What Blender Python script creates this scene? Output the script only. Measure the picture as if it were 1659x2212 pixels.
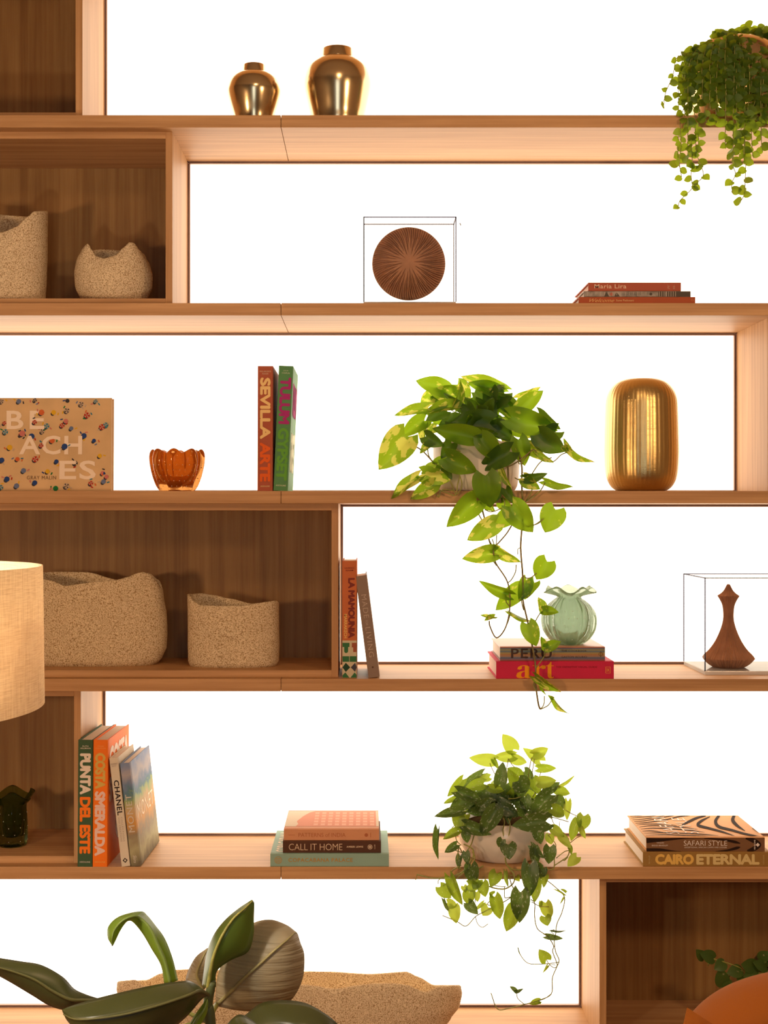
import bpy, bmesh, math, random
from mathutils import Vector, Matrix
PI = math.pi
C = bpy.context.scene.collection
SC = bpy.context.scene
for o in list(bpy.data.objects): bpy.data.objects.remove(o)
R_ = random.Random(7)

# ------------------------------------------------------------------ frame of reference
F = 2950.8      # focal length in pixels of the 1659x2212 photograph
D = 3.6         # camera to the front edge of the shelves
H = 1.55        # eye height
VX, VY = 791.0, 1108.0
def W(px, py, Y=0.0):
    k = (D + Y) / F
    return Vector(((px - VX) * k, Y, H - (py - VY) * k))
def PX(Y=0.0): return (D + Y) / F       # metres per pixel at depth Y

# ------------------------------------------------------------------ camera
cam = bpy.data.cameras.new('camera'); camo = bpy.data.objects.new('camera', cam); C.objects.link(camo)
camo.location = (0, -D, H); camo.rotation_euler = (PI / 2, 0, 0)
cam.sensor_fit = 'AUTO'; cam.sensor_width = 36; cam.lens = F * 36 / 2212
cam.shift_x = (829.5 - VX) / 2212; cam.shift_y = (VY - 1106) / 2212
cam.clip_start = 0.05
SC.camera = camo

# ------------------------------------------------------------------ world, exposure, lights
w = bpy.data.worlds.new('world'); SC.world = w; w.use_nodes = True
w.node_tree.nodes['Background'].inputs[0].default_value = (1.0, 0.8, 0.62, 1)
w.node_tree.nodes['Background'].inputs[1].default_value = 0.05
SC.view_settings.view_transform = 'Standard'; SC.view_settings.look = 'None'
SC.view_settings.exposure = 0.0; SC.view_settings.gamma = 1.0; SC.view_settings.use_curve_mapping = False
PANEL = ((1.0, 0.86, 0.68), 3.2)           # the backlit wall
ROOMLIGHT = (1.0, 0.64, 0.36)
def area(name, loc, target, size, power, col=ROOMLIGHT):
    l = bpy.data.lights.new(name, 'AREA'); l.shape = 'DISK'; l.size = size; l.energy = power; l.color = col
    o = bpy.data.objects.new(name, l); C.objects.link(o); o.location = loc
    o.rotation_euler = (Vector(target) - Vector(loc)).to_track_quat('-Z', 'Y').to_euler()
    return o
area('side_lamp_light', (-2.0, -2.7, 1.45), (-0.5, 0, 1.0), 0.30, 27)
area('front_fill', (0.2, -2.4, 3.15), (0.3, 0, 1.5), 0.3, 9)  # unseen fill added overhead to brighten the shelf fronts
area('front_fill', (1.7, -2.5, 2.4), (0.9, 0, 1.0), 0.3, 20)  # added fill without a fitting, lifts the right side of the shelves

# ------------------------------------------------------------------ materials
def nt(name):
    m = bpy.data.materials.new(name); m.use_nodes = True
    return m, m.node_tree, m.node_tree.nodes['Principled BSDF']
def mat(name, col, rough=0.6, metal=0.0, bump=0.0, scale=200, vary=0.0, spec=0.5, sheen=0.0):
    m, t, b = nt(name)
    b.inputs['Base Color'].default_value = (*col, 1); b.inputs['Roughness'].default_value = rough
    b.inputs['Metallic'].default_value = metal; b.inputs['Specular IOR Level'].default_value = spec
    if sheen: b.inputs['Sheen Weight'].default_value = sheen
    if bump or vary:
        tc = t.nodes.new('ShaderNodeTexCoord'); n = t.nodes.new('ShaderNodeTexNoise')
        n.inputs['Scale'].default_value = scale; n.inputs['Detail'].default_value = 4
        t.links.new(tc.outputs['Object'], n.inputs['Vector'])
        if bump:
            bp = t.nodes.new('ShaderNodeBump'); bp.inputs['Strength'].default_value = bump; bp.inputs['Distance'].default_value = 0.002
            t.links.new(n.outputs['Fac'], bp.inputs['Height']); t.links.new(bp.outputs['Normal'], b.inputs['Normal'])
        if vary:
            r = t.nodes.new('ShaderNodeValToRGB'); c = col
            r.color_ramp.elements[0].position = 0.3; r.color_ramp.elements[1].position = 0.7
            r.color_ramp.elements[0].color = (*[x * (1 - vary) for x in c], 1); r.color_ramp.elements[1].color = (*[min(1, x * (1 + vary)) for x in c], 1)
            t.links.new(n.outputs['Fac'], r.inputs['Fac']); t.links.new(r.outputs['Color'], b.inputs['Base Color'])
    return m
def wood(name, ax, light, dark, rough=0.5, cathedral=False):
    m, t, b = nt(name); L = t.links.new
    tc = t.nodes.new('ShaderNodeTexCoord'); mp = t.nodes.new('ShaderNodeMapping')
    L(tc.outputs['Object'], mp.inputs['Vector'])
    s = [60.0, 60.0, 60.0]; s[ax] = 1.6; mp.inputs['Scale'].default_value = s
    n = t.nodes.new('ShaderNodeTexNoise'); n.inputs['Scale'].default_value = 1.0; n.inputs['Detail'].default_value = 5; n.inputs['Roughness'].default_value = 0.65
    L(mp.outputs[0], n.inputs['Vector'])
    mp2 = t.nodes.new('ShaderNodeMapping'); s2 = [7.0, 7.0, 7.0]; s2[ax] = 0.8; mp2.inputs['Scale'].default_value = s2
    L(tc.outputs['Object'], mp2.inputs['Vector'])
    n2 = t.nodes.new('ShaderNodeTexNoise'); n2.inputs['Scale'].default_value = 1.0; n2.inputs['Detail'].default_value = 2; n2.inputs['Distortion'].default_value = 0.6
    L(mp2.outputs[0], n2.inputs['Vector'])
    mu = t.nodes.new('ShaderNodeMath'); mu.operation = 'MULTIPLY'; mu.inputs[1].default_value = 14.0 if cathedral else 7.0
    L(n2.outputs['Fac'], mu.inputs[0])
    fr = t.nodes.new('ShaderNodeMath'); fr.operation = 'SINE'; L(mu.outputs[0], fr.inputs[0])
    ad = t.nodes.new('ShaderNodeMath'); ad.operation = 'MULTIPLY_ADD'; ad.inputs[1].default_value = 0.08; L(fr.outputs[0], ad.inputs[0]); L(n.outputs['Fac'], ad.inputs[2])
    r = t.nodes.new('ShaderNodeValToRGB'); r.color_ramp.elements[0].position = 0.3; r.color_ramp.elements[1].position = 0.68
    r.color_ramp.elements[0].color = (*dark, 1); r.color_ramp.elements[1].color = (*light, 1)
    L(ad.outputs[0], r.inputs['Fac']); L(r.outputs['Color'], b.inputs['Base Color'])
    b.inputs['Roughness'].default_value = rough; b.inputs['Specular IOR Level'].default_value = 0.3
    bp = t.nodes.new('ShaderNodeBump'); bp.inputs['Strength'].default_value = 0.15; bp.inputs['Distance'].default_value = 0.001
    L(n.outputs['Fac'], bp.inputs['Height']); L(bp.outputs['Normal'], b.inputs['Normal'])
    return m
OL, OD = (0.63, 0.36, 0.165), (0.42, 0.215, 0.085)
oak_x = wood('oak_along', 0, OL, OD); oak_z = wood('oak_upright', 2, OL, OD)
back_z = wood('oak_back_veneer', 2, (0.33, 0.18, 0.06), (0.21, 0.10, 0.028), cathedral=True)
back_x = wood('oak_inside', 0, (0.40, 0.20, 0.085), (0.27, 0.12, 0.045))
bronze = mat('bronze_trim', (0.42, 0.29, 0.24), 0.5, 0.3)
M_dark = mat('speck_brown', (0.12, 0.06, 0.03), 0.9)  # plain dark brown, the speck's own colour
def emit(name, col, s):
    m = bpy.data.materials.new(name); m.use_nodes = True; t = m.node_tree; t.nodes.clear()
    e = t.nodes.new('ShaderNodeEmission'); o = t.nodes.new('ShaderNodeOutputMaterial')
    e.inputs[0].default_value = (*col, 1); e.inputs[1].default_value = s; t.links.new(e.outputs[0], o.inputs[0]); return m
M_panel = emit('backlit_glass', *PANEL)
def brass_mat(name, col, rough, brushed=0.0):
    m, t, b = nt(name); b.inputs['Metallic'].default_value = 1.0; b.inputs['Base Color'].default_value = (*col, 1); b.inputs['Roughness'].default_value = rough
    tc = t.nodes.new('ShaderNodeTexCoord'); mp = t.nodes.new('ShaderNodeMapping'); mp.inputs['Scale'].default_value = (20, 20, 900) if brushed else (8, 8, 8)
    n = t.nodes.new('ShaderNodeTexNoise'); n.inputs['Scale'].default_value = 1; t.links.new(tc.outputs['Object'], mp.inputs[0]); t.links.new(mp.outputs[0], n.inputs['Vector'])
    bp = t.nodes.new('ShaderNodeBump'); bp.inputs['Strength'].default_value = brushed or 0.05; bp.inputs['Distance'].default_value = 0.0006
    t.links.new(n.outputs['Fac'], bp.inputs['Height']); t.links.new(bp.outputs['Normal'], b.inputs['Normal'])
    return m
brass = brass_mat('polished_brass', (0.66, 0.50, 0.28), 0.20)
brass_b = brass_mat('brushed_brass', (0.68, 0.49, 0.20), 0.30, 0.5)
def stone_mat():
    m, t, b = nt('speckled_sand_clay'); L = t.links.new
    tc = t.nodes.new('ShaderNodeTexCoord'); n = t.nodes.new('ShaderNodeTexNoise'); n.inputs['Scale'].default_value = 340; n.inputs['Detail'].default_value = 3
    n2 = t.nodes.new('ShaderNodeTexNoise'); n2.inputs['Scale'].default_value = 14; n2.inputs['Detail'].default_value = 3
    L(tc.outputs['Object'], n.inputs['Vector']); L(tc.outputs['Object'], n2.inputs['Vector'])
    r = t.nodes.new('ShaderNodeValToRGB'); e = r.color_ramp.elements
    e[0].position = 0.34; e[0].color = (0.34, 0.21, 0.11, 1); e[1].position = 0.50; e[1].color = (0.74, 0.58, 0.36, 1)
    e2 = e.new(0.7); e2.color = (0.92, 0.76, 0.50, 1)
    L(n.outputs['Fac'], r.inputs['Fac'])
    r2 = t.nodes.new('ShaderNodeValToRGB'); r2.color_ramp.elements[0].color = (0.85, 0.85, 0.85, 1); r2.color_ramp.elements[1].color = (1, 1, 1, 1)
    L(n2.outputs['Fac'], r2.inputs['Fac'])
    mx = t.nodes.new('ShaderNodeMix'); mx.data_type = 'RGBA'; mx.blend_type = 'MULTIPLY'; mx.inputs[0].default_value = 1
    L(r.outputs['Color'], mx.inputs[6]); L(r2.outputs['Color'], mx.inputs[7]); L(mx.outputs[2], b.inputs['Base Color'])
    bp = t.nodes.new('ShaderNodeBump'); bp.inputs['Strength'].default_value = 0.8; bp.inputs['Distance'].default_value = 0.002
    L(n.outputs['Fac'], bp.inputs['Height']); L(bp.outputs['Normal'], b.inputs['Normal']); b.inputs['Roughness'].default_value = 0.9
    b.inputs['Specular IOR Level'].default_value = 0.2
    return m
stone = stone_mat()
def leaf_mat(name, col, tcol, spots=None, thr=0.6, scale=3.0, stretch=1.0, gloss=0.4, tw=0.5, vein=True):
    m, t, b = nt(name); L = t.links.new
    tr = t.nodes.new('ShaderNodeBsdfTranslucent'); mx = t.nodes.new('ShaderNodeMixShader'); mx.inputs[0].default_value = tw
    out = [n for n in t.nodes if n.type == 'OUTPUT_MATERIAL'][0]
    L(b.outputs[0], mx.inputs[1]); L(tr.outputs[0], mx.inputs[2]); L(mx.outputs[0], out.inputs[0])
    b.inputs['Roughness'].default_value = gloss; b.inputs['Base Color'].default_value = (*col, 1); tr.inputs[0].default_value = (*tcol, 1)
    if spots:
        tc = t.nodes.new('ShaderNodeTexCoord'); oi = t.nodes.new('ShaderNodeObjectInfo'); mp = t.nodes.new('ShaderNodeMapping')
        mp.inputs['Scale'].default_value = (scale, scale * stretch, scale)
        sc = t.nodes.new('ShaderNodeMath'); sc.operation = 'MULTIPLY'; sc.inputs[1].default_value = 50
        L(oi.outputs['Random'], sc.inputs[0]); L(tc.outputs['Object'], mp.inputs[0]); L(sc.outputs[0], mp.inputs['Location'])
        n = t.nodes.new('ShaderNodeTexNoise'); n.inputs['Scale'].default_value = 1; n.inputs['Detail'].default_value = 3; L(mp.outputs[0], n.inputs['Vector'])
        r = t.nodes.new('ShaderNodeValToRGB'); r.color_ramp.elements[0].position = thr; r.color_ramp.elements[1].position = thr + 0.04
        r.color_ramp.elements[0].color = (0, 0, 0, 1); r.color_ramp.elements[1].color = (1, 1, 1, 1); L(n.outputs['Fac'], r.inputs['Fac'])
        for src, dst, bs in ((col, b.inputs['Base Color'], spots[0]), (tcol, tr.inputs[0], spots[1])):
            q = t.nodes.new('ShaderNodeMix'); q.data_type = 'RGBA'; q.inputs[6].default_value = (*src, 1); q.inputs[7].default_value = (*bs, 1)
            L(r.outputs['Color'], q.inputs[0]); L(q.outputs[2], dst)
    return m
pothos_g = leaf_mat('pothos_green', (0.07, 0.20, 0.015), (0.40, 0.62, 0.015), ((0.45, 0.50, 0.08), (0.72, 0.78, 0.09)), 0.62, 2.6, 0.8)
pothos_v = leaf_mat('pothos_variegated', (0.12, 0.27, 0.02), (0.42, 0.62, 0.02), ((0.60, 0.62, 0.14), (0.80, 0.82, 0.12)), 0.52, 3.2, 0.8)
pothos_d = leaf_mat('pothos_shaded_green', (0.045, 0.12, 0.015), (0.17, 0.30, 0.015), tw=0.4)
scin_d = leaf_mat('satin_dark', (0.05, 0.10, 0.03), (0.18, 0.27, 0.03), ((0.36, 0.42, 0.27), (0.20, 0.26, 0.08)), 0.60, 9.0, 0.8, tw=0.35)
scin_g = leaf_mat('satin_green', (0.12, 0.22, 0.03), (0.42, 0.55, 0.03), ((0.40, 0.45, 0.20), (0.45, 0.52, 0.10)), 0.63, 9.0, 0.8)
scin_y = leaf_mat('satin_young', (0.30, 0.40, 0.06), (0.50, 0.62, 0.06), tw=0.55)
hoya_m = leaf_mat('button_green', (0.08, 0.17, 0.02), (0.38, 0.48, 0.015), tw=0.5, gloss=0.45)
rubber_d = leaf_mat('dark_waxy_leaf', (0.055, 0.062, 0.018), (0.06, 0.075, 0.010), tw=0.12, gloss=0.35)
rubber_u = leaf_mat('upright_waxy_leaf', (0.13, 0.20, 0.035), (0.24, 0.40, 0.02), tw=0.35, gloss=0.3)
rubber_g = leaf_mat('fresh_waxy_leaf', (0.22, 0.33, 0.05), (0.50, 0.66, 0.04), tw=0.5, gloss=0.35)
rubber_s = leaf_mat('matt_leaf_underside', (0.36, 0.31, 0.20), (0.30, 0.30, 0.08), tw=0.15, gloss=0.45)
def veins(m):
    t = m.node_tree; b = t.nodes['Principled BSDF']; tc = t.nodes.new('ShaderNodeTexCoord'); mp = t.nodes.new('ShaderNodeMapping')
    mp.inputs['Rotation'].default_value = (0, -0.15, 0); mp.inputs['Scale'].default_value = (7, 7, 110)
    n = t.nodes.new('ShaderNodeTexNoise'); n.inputs['Scale'].default_value = 1; n.inputs['Detail'].default_value = 2; n.inputs['Distortion'].default_value = .6
    bp = t.nodes.new('ShaderNodeBump'); bp.inputs['Strength'].default_value = .7; bp.inputs['Distance'].default_value = .006
    t.links.new(tc.outputs['Object'], mp.inputs[0]); t.links.new(mp.outputs[0], n.inputs['Vector']); t.links.new(n.outputs['Fac'], bp.inputs['Height']); t.links.new(bp.outputs['Normal'], b.inputs['Normal'])
veins(rubber_s)
pep_m = leaf_mat('peperomia_leaf', (0.10, 0.20, 0.04), (0.15, 0.25, 0.03), ((0.5, 0.5, 0.25), (0.4, 0.4, 0.15)), 0.68, 2.0, gloss=0.4)
stem_m = mat('stem_green', (0.30, 0.30, 0.07), 0.5, vary=0.3, scale=60)
stem_p = mat('stem_olive_brown', (0.24, 0.19, 0.07), 0.5, vary=0.3, scale=60)
soil = mat('potting_soil', (0.05, 0.028, 0.012), 1.0, spec=0.0, bump=1.0, scale=150)
ceramic = mat('cream_glazed_ceramic', (0.74, 0.66, 0.56), 0.15, vary=0.04, scale=8)
ceramic_m = mat('cream_matt_ceramic', (0.72, 0.64, 0.55), 0.45, vary=0.04, scale=8)
def page_mat():
    m, t, b = nt('book_pages'); L = t.links.new
    tc = t.nodes.new('ShaderNodeTexCoord'); mp = t.nodes.new('ShaderNodeMapping'); mp.inputs['Scale'].default_value = (900, 3, 3)
    n = t.nodes.new('ShaderNodeTexNoise'); n.inputs['Scale'].default_value = 1; L(tc.outputs['Object'], mp.inputs[0]); L(mp.outputs[0], n.inputs['Vector'])
    r = t.nodes.new('ShaderNodeValToRGB'); r.color_ramp.elements[0].color = (0.6, 0.5, 0.4, 1); r.color_ramp.elements[1].color = (0.82, 0.76, 0.68, 1)
    L(n.outputs['Fac'], r.inputs['Fac']); L(r.outputs['Color'], b.inputs['Base Color']); b.inputs['Roughness'].default_value = 0.8
    return m
pages = page_mat()
def glass_mat(name, col, dens, clear=0.06, rough=0.05, tint=(1, 1, 1), body=0.35):
    """thick coloured glass: refracting shell mixed with a milky coloured body"""
    m, t, b = nt(name); L = t.links.new
    b.inputs['Base Color'].default_value = (*tint, 1); b.inputs['Transmission Weight'].default_value = 1.0; b.inputs['Roughness'].default_value = rough; b.inputs['IOR'].default_value = 1.3
    d = t.nodes.new('ShaderNodeBsdfTranslucent'); d.inputs[0].default_value = (*col, 1)
    df = t.nodes.new('ShaderNodeBsdfDiffuse'); df.inputs[0].default_value = (*[c * 0.8 for c in col], 1)
    m1 = t.nodes.new('ShaderNodeMixShader'); m1.inputs[0].default_value = 0.3; L(d.outputs[0], m1.inputs[1]); L(df.outputs[0], m1.inputs[2])
    m2 = t.nodes.new('ShaderNodeMixShader'); m2.inputs[0].default_value = body; L(b.outputs[0], m2.inputs[1]); L(m1.outputs[0], m2.inputs[2])
    out = [n for n in t.nodes if n.type == 'OUTPUT_MATERIAL'][0]; L(m2.outputs[0], out.inputs[0])
    return m
g_green = glass_mat('celadon_glass', (0.42, 0.58, 0.38), 1, tint=(0.80, 0.90, 0.80), body=0.42)
g_amber = glass_mat('amber_glass', (0.50, 0.16, 0.02), 1, tint=(0.88, 0.42, 0.12), body=0.45)
g_dark = glass_mat('bottle_green_glass', (0.03, 0.06, 0.012), 1, tint=(0.42, 0.56, 0.22), body=0.22)
g_clear = glass_mat('clear_casing_glass', (0.8, 0.7, 0.6), 1, tint=(0.97, 0.95, 0.9), body=0.05)
g_bub = mat('trapped_bubble', (0.9, 0.9, 0.8), 0.1)
def acrylic_mat(name, edge=0.0):
    m, t, b = nt(name); L = t.links.new
    tr = t.nodes.new('ShaderNodeBsdfTransparent'); tr.inputs[0].default_value = (0.985, 0.98, 0.975, 1) if not edge else (0.28, 0.27, 0.31, 1)
    gl = t.nodes.new('ShaderNodeBsdfGlossy'); gl.inputs['Roughness'].default_value = 0.02
    mx = t.nodes.new('ShaderNodeMixShader'); mx.inputs[0].default_value = 0.035; L(tr.outputs[0], mx.inputs[1]); L(gl.outputs[0], mx.inputs[2])
    out = [n for n in t.nodes if n.type == 'OUTPUT_MATERIAL'][0]; L(mx.outputs[0], out.inputs[0])
    return m
acryl = acrylic_mat('clear_acrylic'); acryl_e = acrylic_mat('acrylic_edge', 1)
def frosted():
    m, t, b = nt('milky_acrylic'); L = t.links.new; b.inputs['Base Color'].default_value = (.85, .8, .76, 1); b.inputs['Roughness'].default_value = .08
    tr = t.nodes.new('ShaderNodeBsdfTranslucent'); tr.inputs[0].default_value = (.9, .85, .8, 1); mx = t.nodes.new('ShaderNodeMixShader'); mx.inputs[0].default_value = .5
    out = [n for n in t.nodes if n.type == 'OUTPUT_MATERIAL'][0]; L(b.outputs[0], mx.inputs[1]); L(tr.outputs[0], mx.inputs[2]); L(mx.outputs[0], out.inputs[0]); return m
acryl_base = frosted()
terracotta = mat('brown_terracotta', (0.42, 0.21, 0.115), 0.85, vary=0.15, scale=30, bump=0.2)

# ------------------------------------------------------------------ object helpers
def wm(o):
    m = o.matrix_basis.copy()
    while o.parent: o = o.parent; m = o.matrix_basis @ m
    return m
def link(name, me, parent=None, matrix=None):
    o = bpy.data.objects.new(name, me); C.objects.link(o)
    if parent: o.parent = parent
    if matrix is not None: o.matrix_basis = matrix
    return o
def mk(name, verts, faces, m, parent=None, smooth=False, local=False, idx=None):
    """mesh object; verts are world coordinates unless local"""
    me = bpy.data.meshes.new(name)
    if parent and not local:
        inv = wm(parent).inverted(); verts = [inv @ Vector(v) for v in verts]
    me.from_pydata([tuple(v) for v in verts], [], faces)
    for x in (m if isinstance(m, (list, tuple)) else [m]): me.materials.append(x)
    if smooth: me.polygons.foreach_set('use_smooth', [True] * len(me.polygons))
    if idx: me.polygons.foreach_set('material_index', idx)
    me.update()
    return link(name, me, parent)
def tag(o, label, cat, group=None, kind=None):
    o['label'] = label; o['category'] = cat
    if group: o['group'] = group
    if kind: o['kind'] = kind
    return o
def thing(name, label, cat, loc, rot=(0, 0, 0), group=None):
    o = bpy.data.objects.new(name, None); C.objects.link(o); o.location = loc; o.rotation_euler = rot; o.empty_display_size = 0.02
    return tag(o, label, cat, group)
def struct(o): o['kind'] = 'structure'; return o
def boxv(x0, x1, y0, y1, z0, z1):
    v = [(x, y, z) for x in (x0, x1) for y in (y0, y1) for z in (z0, z1)]
    f = [(0, 1, 3, 2), (4, 6, 7, 5), (0, 4, 5, 1), (2, 3, 7, 6), (0, 2, 6, 4), (1, 5, 7, 3)]
    return v, f
def box(name, x0, x1, y0, y1, z0, z1, m, parent=None, bevel=0.0, local=False):
    v, f = boxv(x0, x1, y0, y1, z0, z1)
    if not bevel: return mk(name, v, f, m, parent, local=local)
    bm = bmesh.new(); vs = [bm.verts.new(p) for p in v]
    for q in f: bm.faces.new([vs[i] for i in q])
    bmesh.ops.recalc_face_normals(bm, faces=bm.faces)
    bmesh.ops.bevel(bm, geom=list(bm.edges), offset=bevel, segments=2, affect='EDGES', profile=0.6)
    vv = [q.co.copy() for q in bm.verts]; bm.verts.index_update(); ff = [[q.index for q in g.verts] for g in bm.faces]; bm.free()
    return mk(name, vv, ff, m, parent, local=local)
def multi(name, boxes, m, parent=None, local=False):
    V = []; Fa = []
    for b in boxes:
        v, f = boxv(*b); k = len(V); V += v; Fa += [tuple(i + k for i in q) for q in f]
    return mk(name, V, Fa, m, parent, local=local)
def smoothpath(pts, n=6):
    pts = [Vector(p) for p in pts]
    if len(pts) < 3: return pts
    P = [2 * pts[0] - pts[1]] + pts + [2 * pts[-1] - pts[-2]]; out = []
    for i in range(1, len(P) - 2):
        a, b, c, d = P[i - 1:i + 3]
        for j in range(n):
            t = j / n
            out.append(0.5 * ((2 * b) + (c - a) * t + (2 * a - 5 * b + 4 * c - d) * t * t + (3 * b - a - 3 * c + d) * t ** 3))
    out.append(pts[-1]); return out
def tubev(pts, r, seg=6, r2=None):
    if r < .0025: r *= 1.15
    V = []; Fa = []; n = len(pts); up = Vector((0.3, 0.9, 0.2)).normalized()
    for i, p in enumerate(pts):
        d = (pts[min(i + 1, n - 1)] - pts[max(i - 1, 0)])
        d = d.normalized() if d.length > 1e-9 else Vector((0, 0, 1))
        u = d.cross(up); u = u.normalized() if u.length > 1e-4 else d.cross(Vector((1, 0, 0))).normalized()
        v = d.cross(u); rr = r if r2 is None else r + (r2 - r) * i / max(1, n - 1)
        for k in range(seg):
            a = 2 * PI * k / seg; V.append(p + u * (rr * math.cos(a)) + v * (rr * math.sin(a)))
        if i:
            b = (i - 1) * seg
            for k in range(seg): Fa.append((b + k, b + (k + 1) % seg, b + seg + (k + 1) % seg, b + seg + k))
    Fa.append(tuple(range(seg))[::-1]); Fa.append(tuple(range((n - 1) * seg, n * seg)))
    return V, Fa
def tube(name, pts, r, m, parent=None, r2=None, n=6, seg=6, local=False):
    v, f = tubev(smoothpath(pts, n), r, seg, r2)
    return mk(name, v, f, m, parent, smooth=True, local=local)
def lathe(name, cx, cy, prof, m, parent=None, seg=64, mod=None, smooth=True, cap=True):
    """prof: (radius, z) from bottom to top; mod(theta, t) multiplies the radius (and may shift z)"""
    V = []; Fa = []; n = len(prof)
    for i, (r, z) in enumerate(prof):
        for k in range(seg):
            a = 2 * PI * k / seg; q, dz = (mod(a, i / (n - 1)) if mod else (1, 0))
            V.append((cx + r * q * math.cos(a), cy + r * q * math.sin(a), z + dz))
        if i:
            b = (i - 1) * seg
            for k in range(seg): Fa.append((b + k, b + (k + 1) % seg, b + seg + (k + 1) % seg, b + seg + k))
    if cap:
        if prof[0][0] > 1e-5: Fa.append(tuple(range(seg))[::-1])
        if prof[-1][0] > 1e-5: Fa.append(tuple(range((n - 1) * seg, n * seg)))
    return mk(name, V, Fa, m, parent, smooth=smooth)
def spl(prof, n=6):
    return [(max(0.0, p.x), p.y) for p in smoothpath([(a, b, 0) for a, b in prof], n)]
def pxprof(prof, Y, zbase=None):
    k = PX(Y); out = [(r * k, H - (py - VY) * k) for r, py in prof]
    if zbase is not None: out = [(r, max(z, zbase)) for r, z in out]; out[0] = (out[0][0], zbase)
    return out

# ------------------------------------------------------------------ room shell
XL, XR = -2.3, 2.4
YB = 0.47
CEIL = 3.30
m_wall = mat('warm_plaster', (0.28, 0.20, 0.14), 0.9, bump=0.1, scale=80)
m_floor = wood('oak_floor', 1, (0.42, 0.24, 0.12), (0.28, 0.14, 0.06))
m_ceil = mat('off_white_ceiling', (0.40, 0.32, 0.25), 0.9, bump=0.05)
struct(box('floor', XL - .1, XR + .1, -6.6, YB + .1, -0.1, 0, m_floor))
struct(box('ceiling', XL - .1, XR + .1, -6.6, YB + .1, CEIL, CEIL + 0.1, m_ceil))
struct(box('wall_back', XL - .1, XR + .1, YB, YB + .1, 0, CEIL, m_wall))
struct(box('wall_left', XL - .1, XL, -6.6, YB, 0, CEIL, m_wall))
struct(box('wall_right', XR, XR + .1, -6.6, YB, 0, CEIL, m_wall))
struct(multi('wall_front', [(XL, XR, -6.6, -6.5, 0, 0.5), (XL, XR, -6.6, -6.5, 2.6, CEIL), (XL, -0.55, -6.6, -6.5, 0.5, 2.6), (0.75, XR, -6.6, -6.5, 0.5, 2.6)], m_wall))
wn = struct(box('window_1', -0.55, 0.75, -6.58, -6.56, 0.5, 2.6, emit('daylight_pane', (0.72, 0.85, 1.0), 3.2)))
multi('window_frame', [(-0.55, 0.75, -6.56, -6.5, 0.5, 0.56), (-0.55, 0.75, -6.56, -6.5, 2.54, 2.6), (-0.55, -0.49, -6.56, -6.5, 0.56, 2.54), (0.69, 0.75, -6.56, -6.5, 0.56, 2.54), (0.07, 0.13, -6.56, -6.5, 0.56, 2.54)], bronze, wn)

# ------------------------------------------------------------------ bookcase: shelf boards, cubbies, light panels
S = PX(0)
def ztop(i): return H - (248.5 + 406 * (i - 1) - VY) * S       # top of shelf i (1..6), 0 = above the frame
TH = 27 * S
BACK = 0.345
EX = 0.04
XA, XB = XL + 0.02, XR - 0.02
XJ = W(607, 0)[0]
names = ['above the brass jars, at the very top', 'carrying the two brass jars, highest one fully in view', 'carrying the round ribbed disc in its clear case', 'carrying the orange glass bowl and the tall brass vase', 'carrying the red book and the green glass vase', 'carrying the book row and the white satin-leaf pot', 'lowest, under the long sand-coloured trough']
for i in range(7):
    z1 = ztop(i); z0 = z1 - TH
    t = thing('shelf_board', 'long oak shelf board ' + names[i], 'shelf', (0, 0, z0), group='oak shelf boards')
    g = 0.0006
    for a, b in ((XA, XJ - g), (XJ + g, XB)): box('plank', a, b, 0, 0.44, z0, z1, oak_x, t, bevel=0.0012)
# plinth
t = tag(box('plinth', XA, XB, 0.03, 0.44, 0, ztop(6) - TH, oak_x), 'oak plinth under the lowest shelf board', 'plinth')
def cubby(row, xa, xb, label):
    zt = ztop(row - 1) - TH; zb = ztop(row); b = 15 * S
    t = thing('shelf_cubby', label, 'cabinet', (xa, EX, zb), group='dark oak cubbies')
    box('side_panel', xa, xa + b, EX, 0.42, zb, zt, oak_z, t, bevel=0.0008)
    box('side_panel', xb - b, xb, EX, 0.42, zb, zt, oak_z, t, bevel=0.0008)
    box('top_panel', xa + b, xb - b, EX, 0.355, zt - b, zt, oak_x, t, bevel=0.0008)
    box('bottom_panel', xa + b, xb - b, EX, 0.355, zb, zb + b, oak_x, t, bevel=0.0008)
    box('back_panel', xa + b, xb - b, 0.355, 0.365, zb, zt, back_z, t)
    return xa, xb
def lightp(row, xa, xb, label):
    zt = ztop(row - 1) - TH; zb = ztop(row)
    t = thing('light_panel', label, 'light panel', (xa, BACK, zb), group='backlit wall panels')
    box('diffuser_pane', xa, xb, BACK + 0.012, BACK + 0.018, zb, zt, M_panel, t)
    a, b = 0.0035, 0.0075
    for (x0, x1, z0, z1, sx, sz) in ((xa, xb, zb, zb, 0, 1), (xa, xb, zt, zt, 0, -1), (xa, xa, zb, zt, 1, 0), (xb, xb, zb, zt, -1, 0)):
        bs = []
        for (o0, o1, y0) in ((0, 0.0022, BACK - 0.004), (0.0022, 0.0052, BACK + 0.005), (0.0052, b, BACK - 0.001)):
            X0, X1, Z0, Z1 = x0, x1, z0, z1
            if sx: X0, X1 = sorted((x0 + sx * o0, x0 + sx * o1))
            if sz: Z0, Z1 = sorted((z0 + sz * o0, z0 + sz * o1))
            bs.append((X0, X1, y0, BACK + 0.011, Z0, Z1))
        multi('frame_rail', bs, bronze, t)
    return t
def xe(px): return W(px, 0, EX)[0]
cubby(1, XA, xe(178), 'dark oak cubby at the top left, empty')
lightp(1, xe(178), XB, 'glowing panel behind the two brass jars')
cubby(2, XA, xe(372.5), 'dark oak cubby holding the horned clay vases')
p2 = lightp(2, xe(372.5), XB, 'glowing panel behind the round ribbed disc')
lightp(3, XA, xe(1658.5), 'glowing panel behind the orange bowl and tall brass vase')
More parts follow.
